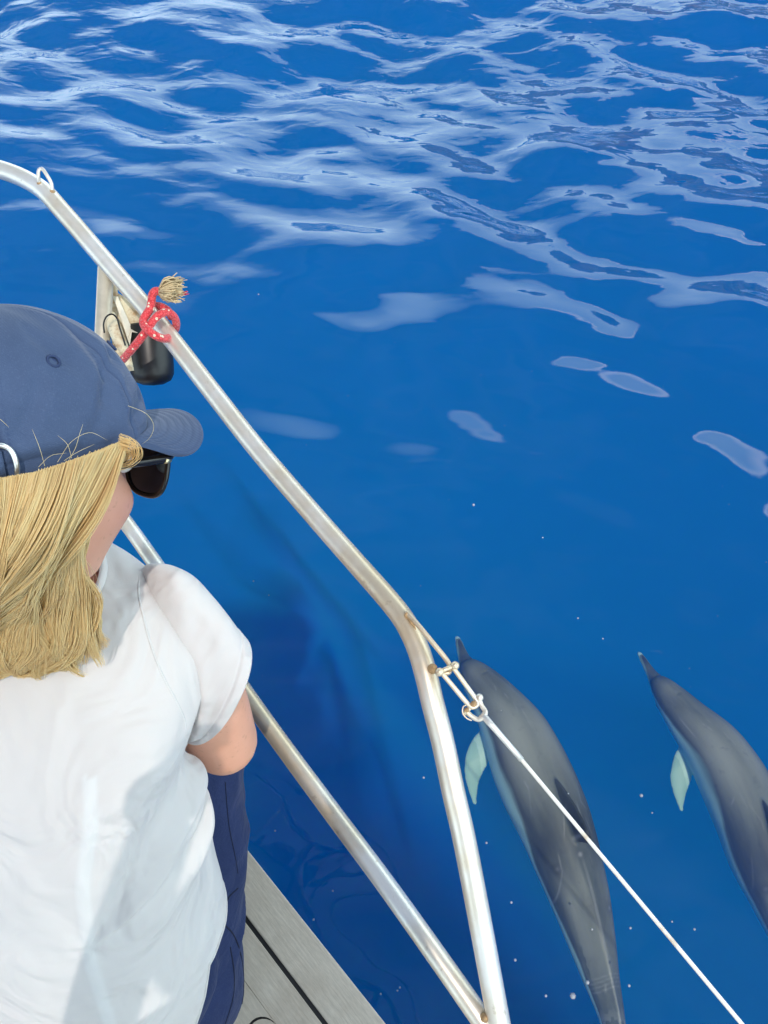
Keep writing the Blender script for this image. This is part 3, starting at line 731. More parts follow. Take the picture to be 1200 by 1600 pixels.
ff = ff + .024*g(0, -.028, .011, .012) + .014*g(0, -.008, .008, .020) + .005*g(0, .016, .035, .007) \
     - .010*g(.032, .000, .016, .012) - .010*g(-.032, .000, .016, .012) + .006*g(0, -.060, .020, .004) + .006*g(0, -.070, .017, .005) - .004*g(0, -.065, .022, .0022) \
     + .007*g(0, -.095, .020, .013) + .013*g(.045, -.036, .026, .022) + .013*g(-.045, -.036, .026, .022) + .004*g(.032, -.001, .011, .006) + .004*g(-.032, -.001, .011, .006)
HV = (HC + ff[..., None]*Fh + ll[..., None]*Lh + zl[..., None]*U)
idx = np.arange(90*seg).reshape(90, seg)
HF_ = [tuple(f) for f in np.stack([idx[:-1], np.roll(idx[:-1], -1, 1), np.roll(idx[1:], -1, 1), idx[1:]], -1).reshape(-1, 4).tolist()] + [tuple(range(seg))[::-1], tuple(89*seg + j for j in range(seg))]
body = MB().add(HV.reshape(-1, 3), HF_)
for s in (1, -1):      # ears
    c = H(-.004, s*.079, -.012)
    body.tube([c + U*(.030*math.cos(a)) + Fh*(-.014*math.sin(a) - .004) + Lh*s*(.006 + .004*math.sin(a)) for a in np.linspace(-.3, 3.3, 16)], .0052, 8)
    body.ball(c + Lh*s*.002, [.012, .006, .024], 12, 8, ax=[Fh, Lh, U])
th = R(20); Rv = np.array([math.cos(th), -math.sin(th), 0]); Fv = np.array([math.sin(th), math.cos(th), 0]); Zv = np.array([0, 0, 1.])
rows = np.array([ # z, cx, cy, half width, half depth
    (1.30, -.405, .080, .196, .150), (1.40, -.405, .090, .200, .150), (1.50, -.400, .120, .200, .148), (1.62, -.392, .168, .188, .142), (1.74, -.384, .222, .176, .140), (1.84, -.374, .272, .172, .130),
    (1.90, -.364, .312, .184, .125), (1.94, -.358, .342, .170, .110), (1.97, -.354, .364, .143, .092), (1.99, -.352, .377, .104, .074), (1.998, -.352, .382, .076, .060)])
def torso_ring(z, extra=0.0):
    c = [np.interp(z, rows[:, 0], rows[:, k]) for k in range(1, 5)]
    return np.array([c[0], c[1], z]), c[2] + extra, c[3] + extra
# torso core inside the shirt
ts = []
for z in np.linspace(1.27, 1.985, 24):
    C0, a_, b_ = torso_ring(max(z, 1.30), -.022 - .02*(z < 1.46)); C0 = C0.copy(); C0[2] = z
    ts.append((C0, Rv*a_*.97, Fv*b_*.93))
V_, F_ = ringloft(np.array([t_[0] for t_ in ts]), np.array([t_[1] for t_ in ts]), np.array([t_[2] for t_ in ts]), 48)
body.add(V_.reshape(-1, 3), [tuple(f) for f in F_.tolist()] + [tuple(range(48))[::-1], tuple(23*48 + j for j in range(48))])
nk0 = np.array([-.352, .350, 1.93]); nk1 = H(-.022, .015, -.055)
body.tube([nk0, nk0*.5 + nk1*.5, nk1], [.058, .046, .044], 24)
def limb(P, r, n=24): body.tube(catmull(np.array(P), n), r, 20); body.ball(P[0], r[0], 16, 10); body.ball(P[-1], r[-1], 16, 10)
def hand(wr, dirv, palm_n):
    dirv = nrm(dirv); pn = nrm(palm_n - dirv*np.dot(palm_n, dirv)); sd = np.cross(dirv, pn)
    pc = wr + dirv*.045
    body.ball(pc, [.046, .038, .015], 16, 10, ax=[dirv, sd, pn]); body.tube([wr - dirv*.01, pc], [.026, .024], 14)
    for k, (o_, L_, rr) in enumerate([(.030, .066, .0085), (.010, .075, .0088), (-.010, .070, .0085), (-.028, .056, .0075)]):
        b0 = wr + dirv*.078 + sd*o_
        body.tube([b0 - dirv*.02, b0, b0 + dirv*L_*.45 + pn*.010, b0 + dirv*L_*.75 + pn*.026, b0 + dirv*L_*.85 + pn*.046], [rr*1.1, rr*1.05, rr, rr*.92, rr*.75], 10, n=14)
    t0 = wr + dirv*.02 + sd*.030
    body.tube([t0 - sd*.015, t0, t0 + dirv*.028 + sd*.020 + pn*.008, t0 + dirv*.052 + sd*.022 + pn*.020], [.013, .012, .0105, .008], 10, n=12)
SR = W(262, 980, .815); ER = W(350, 1158, .985); WR = np.array([-.365, .475, 1.575])
limb([SR, SR*.5 + ER*.5 + np.array([.006, -.004, .004]), ER], [.050, .048, .043])
limb([ER, ER*.55 + WR*.45, WR], [.043, .036, .026])
hand(WR, np.array([-.75, .55, -.25]), np.array([0, -.5, -1.]))
SL = torso_ring(1.93)[0] - Rv*.155 + Zv*.01; EL = SL + np.array([-.10, .06, -.25]); WL = np.array([-.50, .50, 1.60])
limb([SL, SL*.5 + EL*.5, EL], [.056, .050, .043]); limb([EL, EL*.55 + WL*.45, WL], [.043, .036, .026])
hand(WL, np.array([.7, .6, -.2]), np.array([0, -.5, -1.]))
hipR = np.array([-.310, .085, 1.325]); KR = W(300, 1185, 1.135); AR = np.array([-.365, .44, DECK + .09])
hipL = hipR - Rv*.20; KL = KR - Rv*.26 + np.array([0, .02, 0]); AL = AR - Rv*.20
for hp, kn, an in ((hipR, KR, AR), (hipL, KL, AL)):
    limb([hp, hp*.5 + kn*.5, kn], [.085, .074, .056]); limb([kn, kn*.5 + an*.5 - Fv*.012, an], [.054, .050, .036])
    ft = an + Fv*.02 - Zv*.05
    body.tube([an, an - Zv*.045 - Fv*.02], [.037, .034], 16)
    body.tube([an - Zv*.055 - Fv*.035, ft, ft + Fv*.09 - Zv*.012, ft + Fv*.16 - Zv*.019], [.033, .038, .032, .018], 16, n=16)
BV, BF = remesh(body, .0042, 5, .5)
BV[:, 2] = np.maximum(BV[:, 2], DECK + .001)
t = NT('skin'); n1 = t.noise(14, 4, .6); n2 = t.noise(260, 3, .6); lipm = t.n('Attribute', attribute_name='lip').outputs['Fac']
c = t.mix(t.ramp(n1, .3, .7), (.66, .32, .21), (.75, .385, .265))
c = t.mix(lipm, c, (.55, .20, .17)); c = t.mix(t.ramp(t.noise(150, 2, .5), .64, .70, 0, .35), c, (.45, .22, .13))
SKIN = t.principled(color=c, rough=.5, sss=.12, sssr=(1, .35, .2), ssss=.01, normal=t.bump(n2, .12, .0006))
rel = BV - HC; lf, lll, lzz = rel @ Fh, rel @ Lh, rel @ U
lip = np.clip(1.3*np.exp(-(lll/.021)**4 - ((lzz+.065)/.008)**4)*(lf > .07) + .35*np.exp(-((np.abs(lll)-.045)/.022)**2 - ((lzz+.036)/.02)**2)*(lf > .03), 0, 1)
bo = adopt(mesh('body', BV, BF, SKIN, None, True, {'lip': lip}), person)
# eyes and brows behind the glasses
for s in (1, -1):
    adopt(MB().ball(H(.0855, s*.032, -.001), .0105, 16, 12).build('eye', mat_plain('eye white', (.75, .73, .7), .2, nscale=30, var=.03)), person)

# --- cap
CC = W(22, 706, .597) ; ro = R(10)
Fc = Fh*math.cos(ro) + U*math.sin(ro); Uc = U*math.cos(ro) - Fh*math.sin(ro)
t = NT('navy cotton twill'); o_ = t.obj()
tw = t.n('TexWave', {'Vector': o_, 'Scale': 320.0, 'Distortion': 1.0, 'Detail': 1.0}, wave_type='BANDS', bands_direction='DIAGONAL')
n1 = t.noise(16, 4, .6); n2 = t.noise(700, 2, .5)
c = t.mix(t.ramp(n1, .3, .7), (.036, .064, .138), (.052, .085, .172))
c = t.mix(t.ramp(n2, .55, .8, 0, .2), c, (.13, .19, .32))
st = t.n('Attribute', attribute_name='stitch').outputs['Fac']
c = t.mix(st, c, (.022, .045, .12))
NAVY = t.principled(color=c, rough=.85, sheen=.18, sheenr=.4, normal=t.bump(t.math('ADD', tw.outputs['Fac'], t.math('MULTIPLY', n2, .8)), .25, .0005))
def cap_pt(az, h):
    """az 0 = front, growing to the wearer's right; h 0..1 rim to button"""
    Hh = .1105
    rho = np.power(np.maximum(1 - np.power(np.clip(h, 0, 1), 2.35), 0), 1/2.15)
    rho = rho*(1 - .02*np.exp(-(h/.08)**2))
    a_ = np.where(np.cos(az) > 0, .1085, .104); b_ = .0905
    z = Hh*h
    # front panels stand a little fuller
    return (CC + (a_*rho*np.cos(az))[..., None]*Fc - (b_*rho*np.sin(az))[..., None]*Lh + z[..., None]*Uc)
na, nh = 420, 130
AZ, HH = np.meshgrid(np.linspace(0, 2*np.pi, na, endpoint=False), np.sin(np.linspace(0, np.pi/2, nh))*.9995, indexing='ij')
P = cap_pt(AZ, HH); Ctr = CC + Uc*.03
Nn = P - Ctr; Nn /= np.linalg.norm(Nn, axis=-1)[..., None]
seams_az = np.array([0, 60, 120, 180, 240, 300])*np.pi/180
dA = np.min(np.abs((AZ[..., None] - seams_az + np.pi) % (2*np.pi) - np.pi), -1)*.1*np.sqrt(np.maximum(1-HH**2, 0.003))
disp = -.0011*np.exp(-(dA/.0009)**2) + .0006*np.exp(-((dA-.0045)/.004)**2)
disp += -.0007*np.exp(-((HH*.1105-.0125)/.0008)**2)
loc = np.stack([(P-CC) @ Fc, (P-CC) @ Lh, (P-CC) @ Uc], -1)
wr = field(loc*np.array([1.0, 1.0, .55]), 17, 2, 3); wr2 = field(loc*np.array([1, 1, 2.2]), 20, 2, 5)
mid_ = np.clip(HH*1.6, 0, 1)*np.clip((1-HH)*3, 0, 1)
disp += .0020*wr*mid_ + .0012*wr2*np.clip(1-HH*1.2, 0, 1)*np.clip(HH*8, 0, 1)
# sharper puckers beside the crown seams and a dent in front of the right seam
azd = np.rad2deg(AZ)
for (a0, h0, a1, h1, am, wd) in [(70, .35, 62, .75, -.0032, .10), (84, .18, 72, .42, -.0020, .07), (100, .55, 112, .30, -.0016, .06), (135, .60, 122, .64, -.0016, .05), (50, .62, 66, .52, -.0024, .06), (92, .12, 116, .10, -.0014, .05), (80, .62, 92, .80, -.0013, .07), (40, .3, 60, .2, -.002, .07), (128, .30, 150, .42, -.0015, .06)]:
    p0 = np.array([a0/57.3, h0]); p1 = np.array([a1/57.3, h1]); q = np.stack([AZ, HH], -1) - p0; dd = p1 - p0
    tt = np.clip((q @ dd)/(dd @ dd), 0, 1); ds = np.linalg.norm(q - tt[..., None]*dd, axis=-1)
    disp += am*np.exp(-(ds/wd)**2) - am*.55*np.exp(-((ds-wd*1.5)/wd)**2)
P = P + Nn*disp[..., None]
stitch = np.clip(.75*np.exp(-(dA/.0007)**2) + .7*np.exp(-((dA-.0058)/.00045)**2)*(np.sin(HH*.1105/.0011*3.14) > -.4) + .6*np.exp(-((HH*.1105-.0125)/.00045)**2)*(np.sin(AZ*.1/.0011*3.14) > -.4), 0, 1)
idx = np.arange(na*nh).reshape(na, nh)
Fq = np.stack([idx, np.roll(idx, -1, 0), np.roll(np.roll(idx, -1, 0), -1, 1), np.roll(idx, -1, 1)], -1)[:, :-1]
am_, hm_ = azd + .5*360/na, HH
open_ = ((np.abs(am_ - 180) < 33*np.sqrt(np.maximum(0, 1 - ((hm_-.20)/.27)**2))) & (hm_ > .20))[:, :-1]
Fq = Fq[~open_].reshape(-1, 4)
cap = adopt(mesh('cap', P.reshape(-1, 3), Fq, NAVY, None, True, {'stitch': stitch.ravel()}), person)
so = cap.modifiers.new('cloth', 'SOLIDIFY'); so.thickness = .0014; so.offset = 1
# brim
nq, nt = 61, 26
q = np.linspace(-1, 1, nq); tt = np.linspace(0, 1, nt); Q, T_ = np.meshgrid(q, tt, indexing='ij')
inner = cap_pt(Q*R(58), Q*0 + .02)
fo = .052 + (.164 - .052)*np.power(np.maximum(np.cos(Q*np.pi/2), 0), .62); lo = .080*np.sin(Q*np.pi/2)
outer = CC + fo[..., None]*Fc - lo[..., None]*Lh
fwd = ((inner*(1-T_[..., None]) + outer*T_[..., None]) - CC) @ Fc
Pb = inner*(1 - T_[..., None]) + outer*T_[..., None]
latb = (Pb - CC) @ Lh
Pb = Pb + Uc*(.004 - T_*.003*(1-Q**6) - 4.2*(latb**2)*T_*(1-np.abs(Q)**9))[..., None]
rings_ = .0005*np.cos(T_*np.pi*2*7)*(T_ > .12)*(T_ < .97)
Pb = Pb + Uc*rings_[..., None]
st2 = np.clip((np.cos(T_*np.pi*2*7) < -.75)*.55, 0, 1)*(T_ > .1)*(T_ < .96)
idx = np.arange(nq*nt).reshape(nq, nt)
Fb = np.stack([idx[:-1, :-1], idx[:-1, 1:], idx[1:, 1:], idx[1:, :-1]], -1).reshape(-1, 4)
br = mesh('brim', Pb.reshape(-1, 3), Fb, NAVY, cap, True, {'stitch': st2.ravel()})
so = br.modifiers.new('board', 'SOLIDIFY'); so.thickness = .0044; so.offset = 0; sb = br.modifiers.new('s', 'SUBSURF'); sb.levels = 1; sb.render_levels = 1
bt = cap_pt(np.array(0.), np.array(1.0)) + Uc*.001
MB().ball(bt, [.0085, .0085, .0032], 20, 10, ax=[Fc, Lh, Uc]).build('button', NAVY, cap)
def on_cap(azd_, h, off=.0012):
    p = cap_pt(np.array(R(azd_)), np.array(h)); e = 1e-3
    ta = nrm(cap_pt(np.array(R(azd_) + e), np.array(h)) - p); tb = nrm(cap_pt(np.array(R(azd_)), np.array(h + e)) - p)
    n_ = nrm(np.cross(tb, ta)); n_ = n_ if np.dot(n_, p - CC) > 0 else -n_
    return p + n_*off, ta, tb, n_
DKN = mat_plain('dark navy thread', (.02, .04, .11), .8, nscale=200)
for a_ in (90, 150, 30, 210, 270, 330):
    p, ta, tb, n_ = on_cap(a_, .66)
    MB().tube([p + (ta*math.cos(q_) + tb*math.sin(q_))*.0042 for q_ in np.linspace(0, 6.283, 24, endpoint=False)], .0011, 8, closed=True).ball(p - n_*.0008, [.0032, .0032, .0006], 12, 6, ax=[ta, tb, n_]).build('eyelet', DKN, cap)
# rim binding, back strap and its buckle
rimP = [on_cap(a_, .012, .0012)[0] for a_ in np.linspace(0, 360, 120, endpoint=False)]
MB().tube(rimP, .0017, 8, closed=True).build('rim_binding', NAVY, cap)
m_ = MB(); sv = []
for a_ in np.linspace(120, 218, 44):
    for h in (.035, .205): sv.append(on_cap(a_, h, .0042 if 136 < a_ < 212 else .003)[0])
m_.add(sv, [(2*i, 2*i+2, 2*i+3, 2*i+1) for i in range(43)])
sp_ = m_.build('strap', NAVY, cap); so = sp_.modifiers.new('c', 'SOLIDIFY'); so.thickness = .0016
bk = []
for a_, h in [(116.5, .05), (116, .12), (117, .20), (120, .235), (130, .245), (134, .22), (134, .05), (131, .015), (120, .012)]: bk.append(on_cap(a_, h, .0052)[0])
SILV = mat_plain('brushed silver', (.78, .78, .76), .28, .9, 90, .06)
MB().tube(catmull(np.array(bk + [bk[0]]), 60)[:-1], .0019, 10, closed=True).build('buckle', SILV, cap)

# --- sunglasses
sg = empty('sunglasses', (0, 0, 0)); sg.parent = person; sg.location = tuple(-np.array(person.location))
FRM = mat_plain('glossy dark acetate', (.008, .006, .005), .12, nscale=40, var=.3, bump=0.01)
GOLD = mat_plain('pale gold hinge', (.72, .62, .38), .3, .9, 80)
t = NT('tinted lens'); LENS = t.principled(color=(.004, .010, .022), rough=.03, spec=.6, coat=.5)
fl = lambda l, z: .1105 - 1.3*l*l - .10*abs(min(0, z))
for s in (1, -1):
    out = []
    for a_ in np.linspace(0, 2*np.pi, 48, endpoint=False):
        ca, sa = math.cos(a_), math.sin(a_); n_ = 2.8
        rr = (abs(ca)**n_ + abs(sa)**n_)**(-1/n_)
        l = -.0385*1 + .0300*rr*ca*(1 - .12*(sa < 0)*abs(sa)); z = -.008 + .0235*rr*sa + .004*(-ca)*(sa > 0)
        out.append(H(fl(l, z), -s*l if s < 0 else l*-1, z) if False else H(fl(l, z), l*(1 if s < 0 else -1), z))
    rim = MB().tube(np.array(out), .0024, 10, closed=True).build('rim', FRM, sg)
    cpt = np.mean(out, 0); V_ = [cpt + Fh*.0006] + out
    MB().add(V_, [(0, 1 + j, 1 + (j+1) % 48) for j in range(48)]).build('lens', LENS, sg)
    y0 = .0705*s
    MB().tube([H(.1035, y0*1.0, .008), H(.100, y0*1.06, .0075), H(.092, .0775*s, .006), H(.03, .0815*s, .003), H(-.012, .082*s, .0)], [.0045, .0040, .0030, .0022, .0022], 10, n=30).build('temple_arm', FRM, sg)
    MB().tube([H(.098, .0775*s, .0045), H(.091, .0800*s, .0045)], .0026, 10).build('hinge', GOLD, sg)
MB().tube([H(.1105, .0105, .0), H(.1125, 0, .003), H(.1105, -.0105, .0)], .0024, 10, n=12).build('bridge', FRM, sg)

# --- hair
outer = [
 [(200, 686, .560), (186, 714, .548), (156, 786, .545), (112, 878, .580), (66, 955, .635), (28, 1012, .688)],
 [(165, 702, .537), (146, 742, .528), (102, 828, .532), (52, 912, .572), (6, 978, .632), (-24, 1016, .680)],
 [(115, 720, .515), (99, 763, .508), (62, 846, .516), (16, 924, .562), (-34, 984, .625), (-64, 1020, .672)],
 [(60, 738, .503), (48, 785, .498), (18, 862, .510), (-24, 934, .556), (-74, 992, .625), (-104, 1024, .670)],
 [(5, 748, .500), (-2, 800, .497), (-20, 872, .508), (-56, 944, .556), (-114, 1003, .625), (-144, 1034, .668)],
 [(-80, 752, .515), (-90, 818, .512), (-106, 898, .526), (-136, 962, .575), (-186, 1012, .635), (-216, 1042, .676)],
 [(-165, 745, .565), (-182, 820, .560), (-196, 900, .578), (-216, 970, .616), (-256, 1020, .662), (-286, 1050, .694)]]
under = [
 [(152, 762, .572), (140, 830, .578), (133, 885, .612), (138, 930, .655), (141, 975, .688), (130, 1014, .699), (104, 1040, .706)],
 [(124, 775, .560), (122, 845, .570), (116, 902, .612), (122, 952, .655), (126, 1002, .686), (110, 1042, .700), (78, 1058, .707)],
 [(88, 790, .552), (90, 856, .565), (90, 912, .606), (86, 962, .650), (84, 1012, .684), (62, 1048, .700), (84, 1066, .708)],
 [(45, 800, .547), (48, 868, .560), (44, 930, .602), (36, 982, .648), (46, 1022, .684), (26, 1050, .698), (6, 1060, .706)],
 [(0, 810, .545), (0, 880, .558), (-6, 942, .602), (-10, 992, .650), (-4, 1032, .684), (-26, 1056, .698), (-46, 1060, .706)],
 [(-80, 810, .555), (-86, 890, .568), (-96, 950, .606), (-96, 1000, .650), (-100, 1040, .684), (-126, 1062, .698), (-146, 1062, .706)],
 [(-160, 820, .590), (-170, 890, .600), (-180, 950, .626), (-190, 1000, .660), (-196, 1040, .690), (-216, 1062, .702), (-236, 1062, .710)]]
def guide_pts(G, n): return np.array([catmull(np.array([W(*p) for p in g_]), n) for g_ in G])
NS = 20
for g_ in outer:
    for i_, q_ in ((3, .024), (4, .024), (2, .008)): g_[i_] = (g_[i_][0], g_[i_][1], g_[i_][2] - q_)
for g_ in under:
    for i_, q_ in ((0, .012), (1, .020), (2, .030), (3, .034), (4, .040), (5, .016)): g_[i_] = (g_[i_][0], g_[i_][1], g_[i_][2] - q_)
GO, GU = guide_pts(outer, NS), guide_pts(under, NS)
def lumpy(GG, n, seed, amp):
    x = np.linspace(0, len(GG)-1, n); i = np.minimum(x.astype(int), len(GG)-2); f = (x-i)[:, None, None]
    S = GG[i]*(1-f) + GG[i+1]*f; t_ = np.linspace(0, 1, NS)[None]; g_ = np.linspace(0, 1, n)[:, None]
    env = np.clip(t_*3, 0, 1)
    lift = amp*env*(.6*np.sin(g_*31 + 5*t_ + seed) + .5*np.sin(g_*53 - 7*t_ + seed*2) + .4*np.sin(g_*17 + 9*t_))
    side = 1.5*amp*env*(np.sin(g_*19 + 6.5*t_ + seed) + .5*np.sin(g_*41 + 11*t_))
    return S - w_*lift[..., None] + r_*side[..., None]
def at_guides(GG, g_):
    x = g_*(len(GG)-1); i = min(int(x), len(GG)-2); f = x - i
    return GG[i]*(1-f) + GG[i+1]*f
GO, GU = lumpy(GO, 60, 1.0, .0042), lumpy(GU, 60, 2.3, .0036)
strV, strC, strR = [], [], []
rng = np.random.RandomState(3)
backd = w_
def strand(P, r, shade):
    strV.append(P); strR.append(r); strC.append(shade)
tpar = np.linspace(0, 1, NS)
def clumps(GG, nc, per, depth_lo, depth_hi, spread, tipcurl, lo=0., hi=1., scale_end=1.0):
    for c_ in range(nc):
        g0 = rng.uniform(lo, hi); base_ = at_guides(GG, g0)
        dep = rng.uniform(depth_lo, depth_hi); sh = rng.normal()*.5
        ln = .93 + .10*math.sin(g0*23 + len(GG)) + rng.uniform(-.07, .04); ph = rng.uniform(0, 6.28); wv_ = rng.uniform(.002, .0075)
        cdir = r_*rng.normal() + u_*rng.normal()*.5
        q0 = np.clip(tpar*ln, 0, 1); bl_ = np.stack([np.interp(q0, tpar, base_[:, j]) for j in range(3)], 1) + w_*dep + cdir*(wv_*np.sin(tpar*7 + ph)*tpar)[:, None]
        cu0 = tipcurl*np.clip((tpar-.72)/.28, 0, 1)**2; bl_ = bl_ + r_*(cu0*math.sin(ph)*.018)[:, None] + u_*(cu0*(.3+.3*math.cos(ph*2))*.012)[:, None]
        for k in range(per):
            gg = np.clip(g0 + rng.normal()*spread, 0, 1)
            P = at_guides(GG, gg)*.55 + (base_ + (at_guides(GG, gg)[0] - base_[0])*(1-tpar[:, None])*.6)*.45
            q = np.clip(tpar*ln*(1 - abs(rng.normal())*.05), 0, 1); P = np.stack([np.interp(q, tpar, P[:, j]) for j in range(3)], 1)
            P = P + w_*dep*np.clip(tpar*6, .25, 1)[:, None]
            P = P + cdir*(wv_*np.sin(tpar*7 + ph)*tpar)[:, None]
            P = P + (r_*rng.normal() + u_*rng.normal()*.4 + w_*rng.normal()*.5)*(.0010 + .0022*tpar**2)[:, None]
            if tipcurl:
                cu = tipcurl*np.clip((tpar-.72)/.28, 0, 1)**2
                P = P + r_*(cu*math.sin(ph)*.018)[:, None] + u_*(cu*(.3+.3*math.cos(ph*2))*.012)[:, None]
            P = bl_ + (P - bl_)*(1 - .62*np.clip((tpar-.45)/.55, 0, 1)**1.5)[:, None]
            strand(P, rng.uniform(.00022, .00045), np.clip(.55 + sh*.34 + rng.normal()*.06, 0, 1))
clumps(GU, 320, 24, -.004, .009, .028, 1.1)
clumps(GO, 420, 24, .000, .008, .020, .7)
clumps(GO, 50, 8, -.008, -.002, .012, .5, 0, .8)
# temple tuft curling over the arm of the glasses
for k in range(70):
    kk = rng.uniform(.12, 1)**.8; rx, ry = 41*kk*rng.uniform(.9, 1.04), 25*np.clip(kk + rng.normal()*.25, .1, 1.05); j = rng.normal(size=2)*2.2; a1 = rng.uniform(70, 105)
    pts_ = [W(181 + rx*math.cos(R(a_)) + j[0], 707 + ry*math.sin(R(a_)) + j[1], .556 + .006*math.sin(R(a_))) for a_ in np.linspace(-80, a1, 6)] + [W(166 + 8*kk, 709 + ry, .561)]
    strand(catmull(np.array(pts_), NS) + w_*rng.uniform(-.003, .003), .00021, np.clip(.25 + rng.normal()*.3, 0, 1))
# fly-away hairs
fly = [[(108, 718, .492), (118, 700, .485), (124, 680, .484), (130, 662, .488)], [(90, 722, .49), (112, 690, .482), (140, 676, .484), (168, 688, .495)], [(70, 728, .49), (62, 700, .480), (50, 670, .478)],
       [(112, 716, .490), (105, 694, .482), (90, 680, .480)], [(200, 634, .50), (228, 646, .50), (240, 664, .51), (234, 684, .53), (222, 694, .54)], [(100, 720, .49), (122, 706, .484), (148, 694, .488)], [(60, 730, .49), (80, 712, .482), (104, 708, .48)],
       [(0, 655, .49), (8, 662, .482), (14, 668, .48)], [(132, 872, .60), (150, 900, .64), (158, 930, .68), (148, 955, .70)], [(140, 880, .61), (146, 910, .65), (136, 945, .69)]]
for f_ in fly: strand(catmull(np.array([W(*p) for p in f_]), NS), .00015, .95)
def strands_mesh(Ps, Rs, Cs, sides=3):
    Ps = np.array(Ps); Rs = np.array(Rs); N = len(Ps)
    T_ = np.gradient(Ps, axis=1); T_ /= np.linalg.norm(T_, axis=2)[..., None] + 1e-9
    n1 = np.cross(T_, w_); n1 /= np.linalg.norm(n1, axis=2)[..., None] + 1e-9; n2 = np.cross(T_, n1)
    tp = np.interp(tpar, [0, .8, 1], [1, .9, .25])
    rr = Rs[:, None]*tp[None]
    a_ = np.arange(sides)*2*np.pi/sides
    V = Ps[:, :, None] + rr[..., None, None]*(np.cos(a_)[None, None, :, None]*n1[:, :, None] + np.sin(a_)[None, None, :, None]*n2[:, :, None])
    idx = np.arange(N*NS*sides).reshape(N, NS, sides)
    F = np.stack([idx[:, :-1], np.roll(idx[:, :-1], -1, 2), np.roll(idx[:, 1:], -1, 2), idx[:, 1:]], -1).reshape(-1, 4)
    return V.reshape(-1, 3), F, np.repeat(Cs, NS*sides)
V1, F1, C1 = strands_mesh(strV, strR, strC)
# soft under-mass so nothing shows through between the strands
def sheet(GG, dep, t0=0, t1=NS):
    S = GG[:, t0:t1] + w_*dep; S = np.array([catmull(S[:, j], 40) for j in range(S.shape[1])]).transpose(1, 0, 2)
    n, m = S.shape[:2]; idx = np.arange(n*m).reshape(n, m)
    return S.reshape(-1, 3), np.stack([idx[:-1, :-1], idx[1:, :-1], idx[1:, 1:], idx[:-1, 1:]], -1).reshape(-1, 4)
Vs, Fs = [V1], [F1]; Cs = [C1]; off = len(V1)
for GG, dep, e in ((GO, .009, 16), (GU, .010, 17)):
    v_, f_ = sheet(GG, dep, 0, e); Vs.append(v_); Fs.append(f_ + off); Cs.append(np.full(len(v_), .45)); off += len(v_)
# scalp cover under the cap opening
zz2 = np.linspace(-.03, .112, 20); az2 = np.linspace(R(70), R(290), 40); sc_ = []
for z_ in zz2:
    fb = np.interp(z_, hz[::-1], hb[::-1]); fs = np.interp(z_, hz[::-1], hs[::-1])
    for a_ in az2: sc_.append(H((fb+.003)*math.cos(a_) if math.cos(a_) < 0 else .09*math.cos(a_), -(fs+.003)*math.sin(a_), z_))
idx = np.arange(800).reshape(20, 40); f_ = np.stack([idx[:-1, :-1], idx[1:, :-1], idx[1:, 1:], idx[:-1, 1:]], -1).reshape(-1, 4)
Vs.append(np.array(sc_)); Fs.append(f_ + off); Cs.append(np.full(800, .35))
t = NT('blonde hair'); sh_ = t.n('Attribute', attribute_name='shade').outputs['Fac']; n1 = t.noise(26, 3, .6)
c = t.mix(t.ramp(sh_, .05, .95), (.98, .72, .34), (1.0, .87, .52)); c = t.mix(t.ramp(n1, .45, .75, 0, .35), c, (.90, .64, .30))
HAIR = t.principled(color=c, rough=.55, spec=.3, normal=t.bump(t.noise(30, 2, .5, dist=.5), .3, .004))
tl_ = t.n('BsdfTranslucent', {'Color': c}); mx_ = t.n('MixShader', {0: .42, 1: t.p, 2: tl_}); t.t.links.new(mx_.outputs[0], t.out.inputs[0])
hair = adopt(mesh('hair', np.concatenate(Vs), np.concatenate(Fs), HAIR, None, True, {'shade': np.concatenate(Cs)}), person)

# --- white t-shirt
t = NT('thin white jersey'); o_ = t.obj()
n1 = t.noise(9, 4, .6); kn = t.noise(900, 2, .5, vec=t.scale(o_, (1, 1, .25))); slub = t.noise(60, 3, .6, vec=t.scale(o_, (.25, .25, 3.5)))
pinkish = t.n('Attribute', attribute_name='thin').outputs['Fac']
c = t.mix(t.ramp(n1, .35, .7), (.575, .548, .545), (.615, .588, .585)); c = t.mix(t.math('MULTIPLY', pinkish, .5), c, (.585, .52, .50))
c = t.mix(t.n('Attribute', attribute_name='pleat').outputs['Fac'], c, (.635, .62, .62))
SHIRT = t.principled(color=c, rough=.9, sheen=.15, sss=.05, ssss=.01, normal=t.bump(t.noise(9, 2, .5, dist=1.8), .8, .018, t.bump(t.math('ADD', kn, t.math('MULTIPLY', slub, 1.2)), .22, .0006)))
seg = 260; nr_ = 220
aa = np.linspace(0, 2*np.pi, seg, endpoint=False)
tq = np.linspace(0, 1, nr_)
V_ = np.zeros((nr_, seg, 3))
# the hem dips at the back, rises at the sides
hem = 1.575 - .195*np.clip(-np.sin(aa), 0, 1)**.85; hem = np.where(np.sin(aa) > 0, 1.575 - .03*np.sin(aa), hem)
zz_ = hem[None]*(1-tq[:, None]) + 1.998*tq[:, None]
cx, cy, A_, B_ = [np.interp(zz_, rows[:, 0], rows[:, k]) for k in (1, 2, 3, 4)]
for arr in (cx, cy, A_, B_):
    for _ in range(14): arr[1:-1] = .5*arr[1:-1] + .25*(arr[:-2] + arr[2:])
ex = 2.35; ca, sa = np.cos(aa), np.sin(aa); rr = (np.abs(ca)**ex + np.abs(sa)**ex)**(-1/ex)
Pt = np.stack([cx, cy, zz_], -1) + (A_*rr*ca)[..., None]*Rv + (B_*rr*sa)[..., None]*Fv
Nn = (rr*ca)[None, :, None]*Rv + (rr*sa)[None, :, None]*Fv + 0*Pt; Nn /= np.linalg.norm(Nn, axis=-1)[..., None]
pit = W(300, 1165, .90)
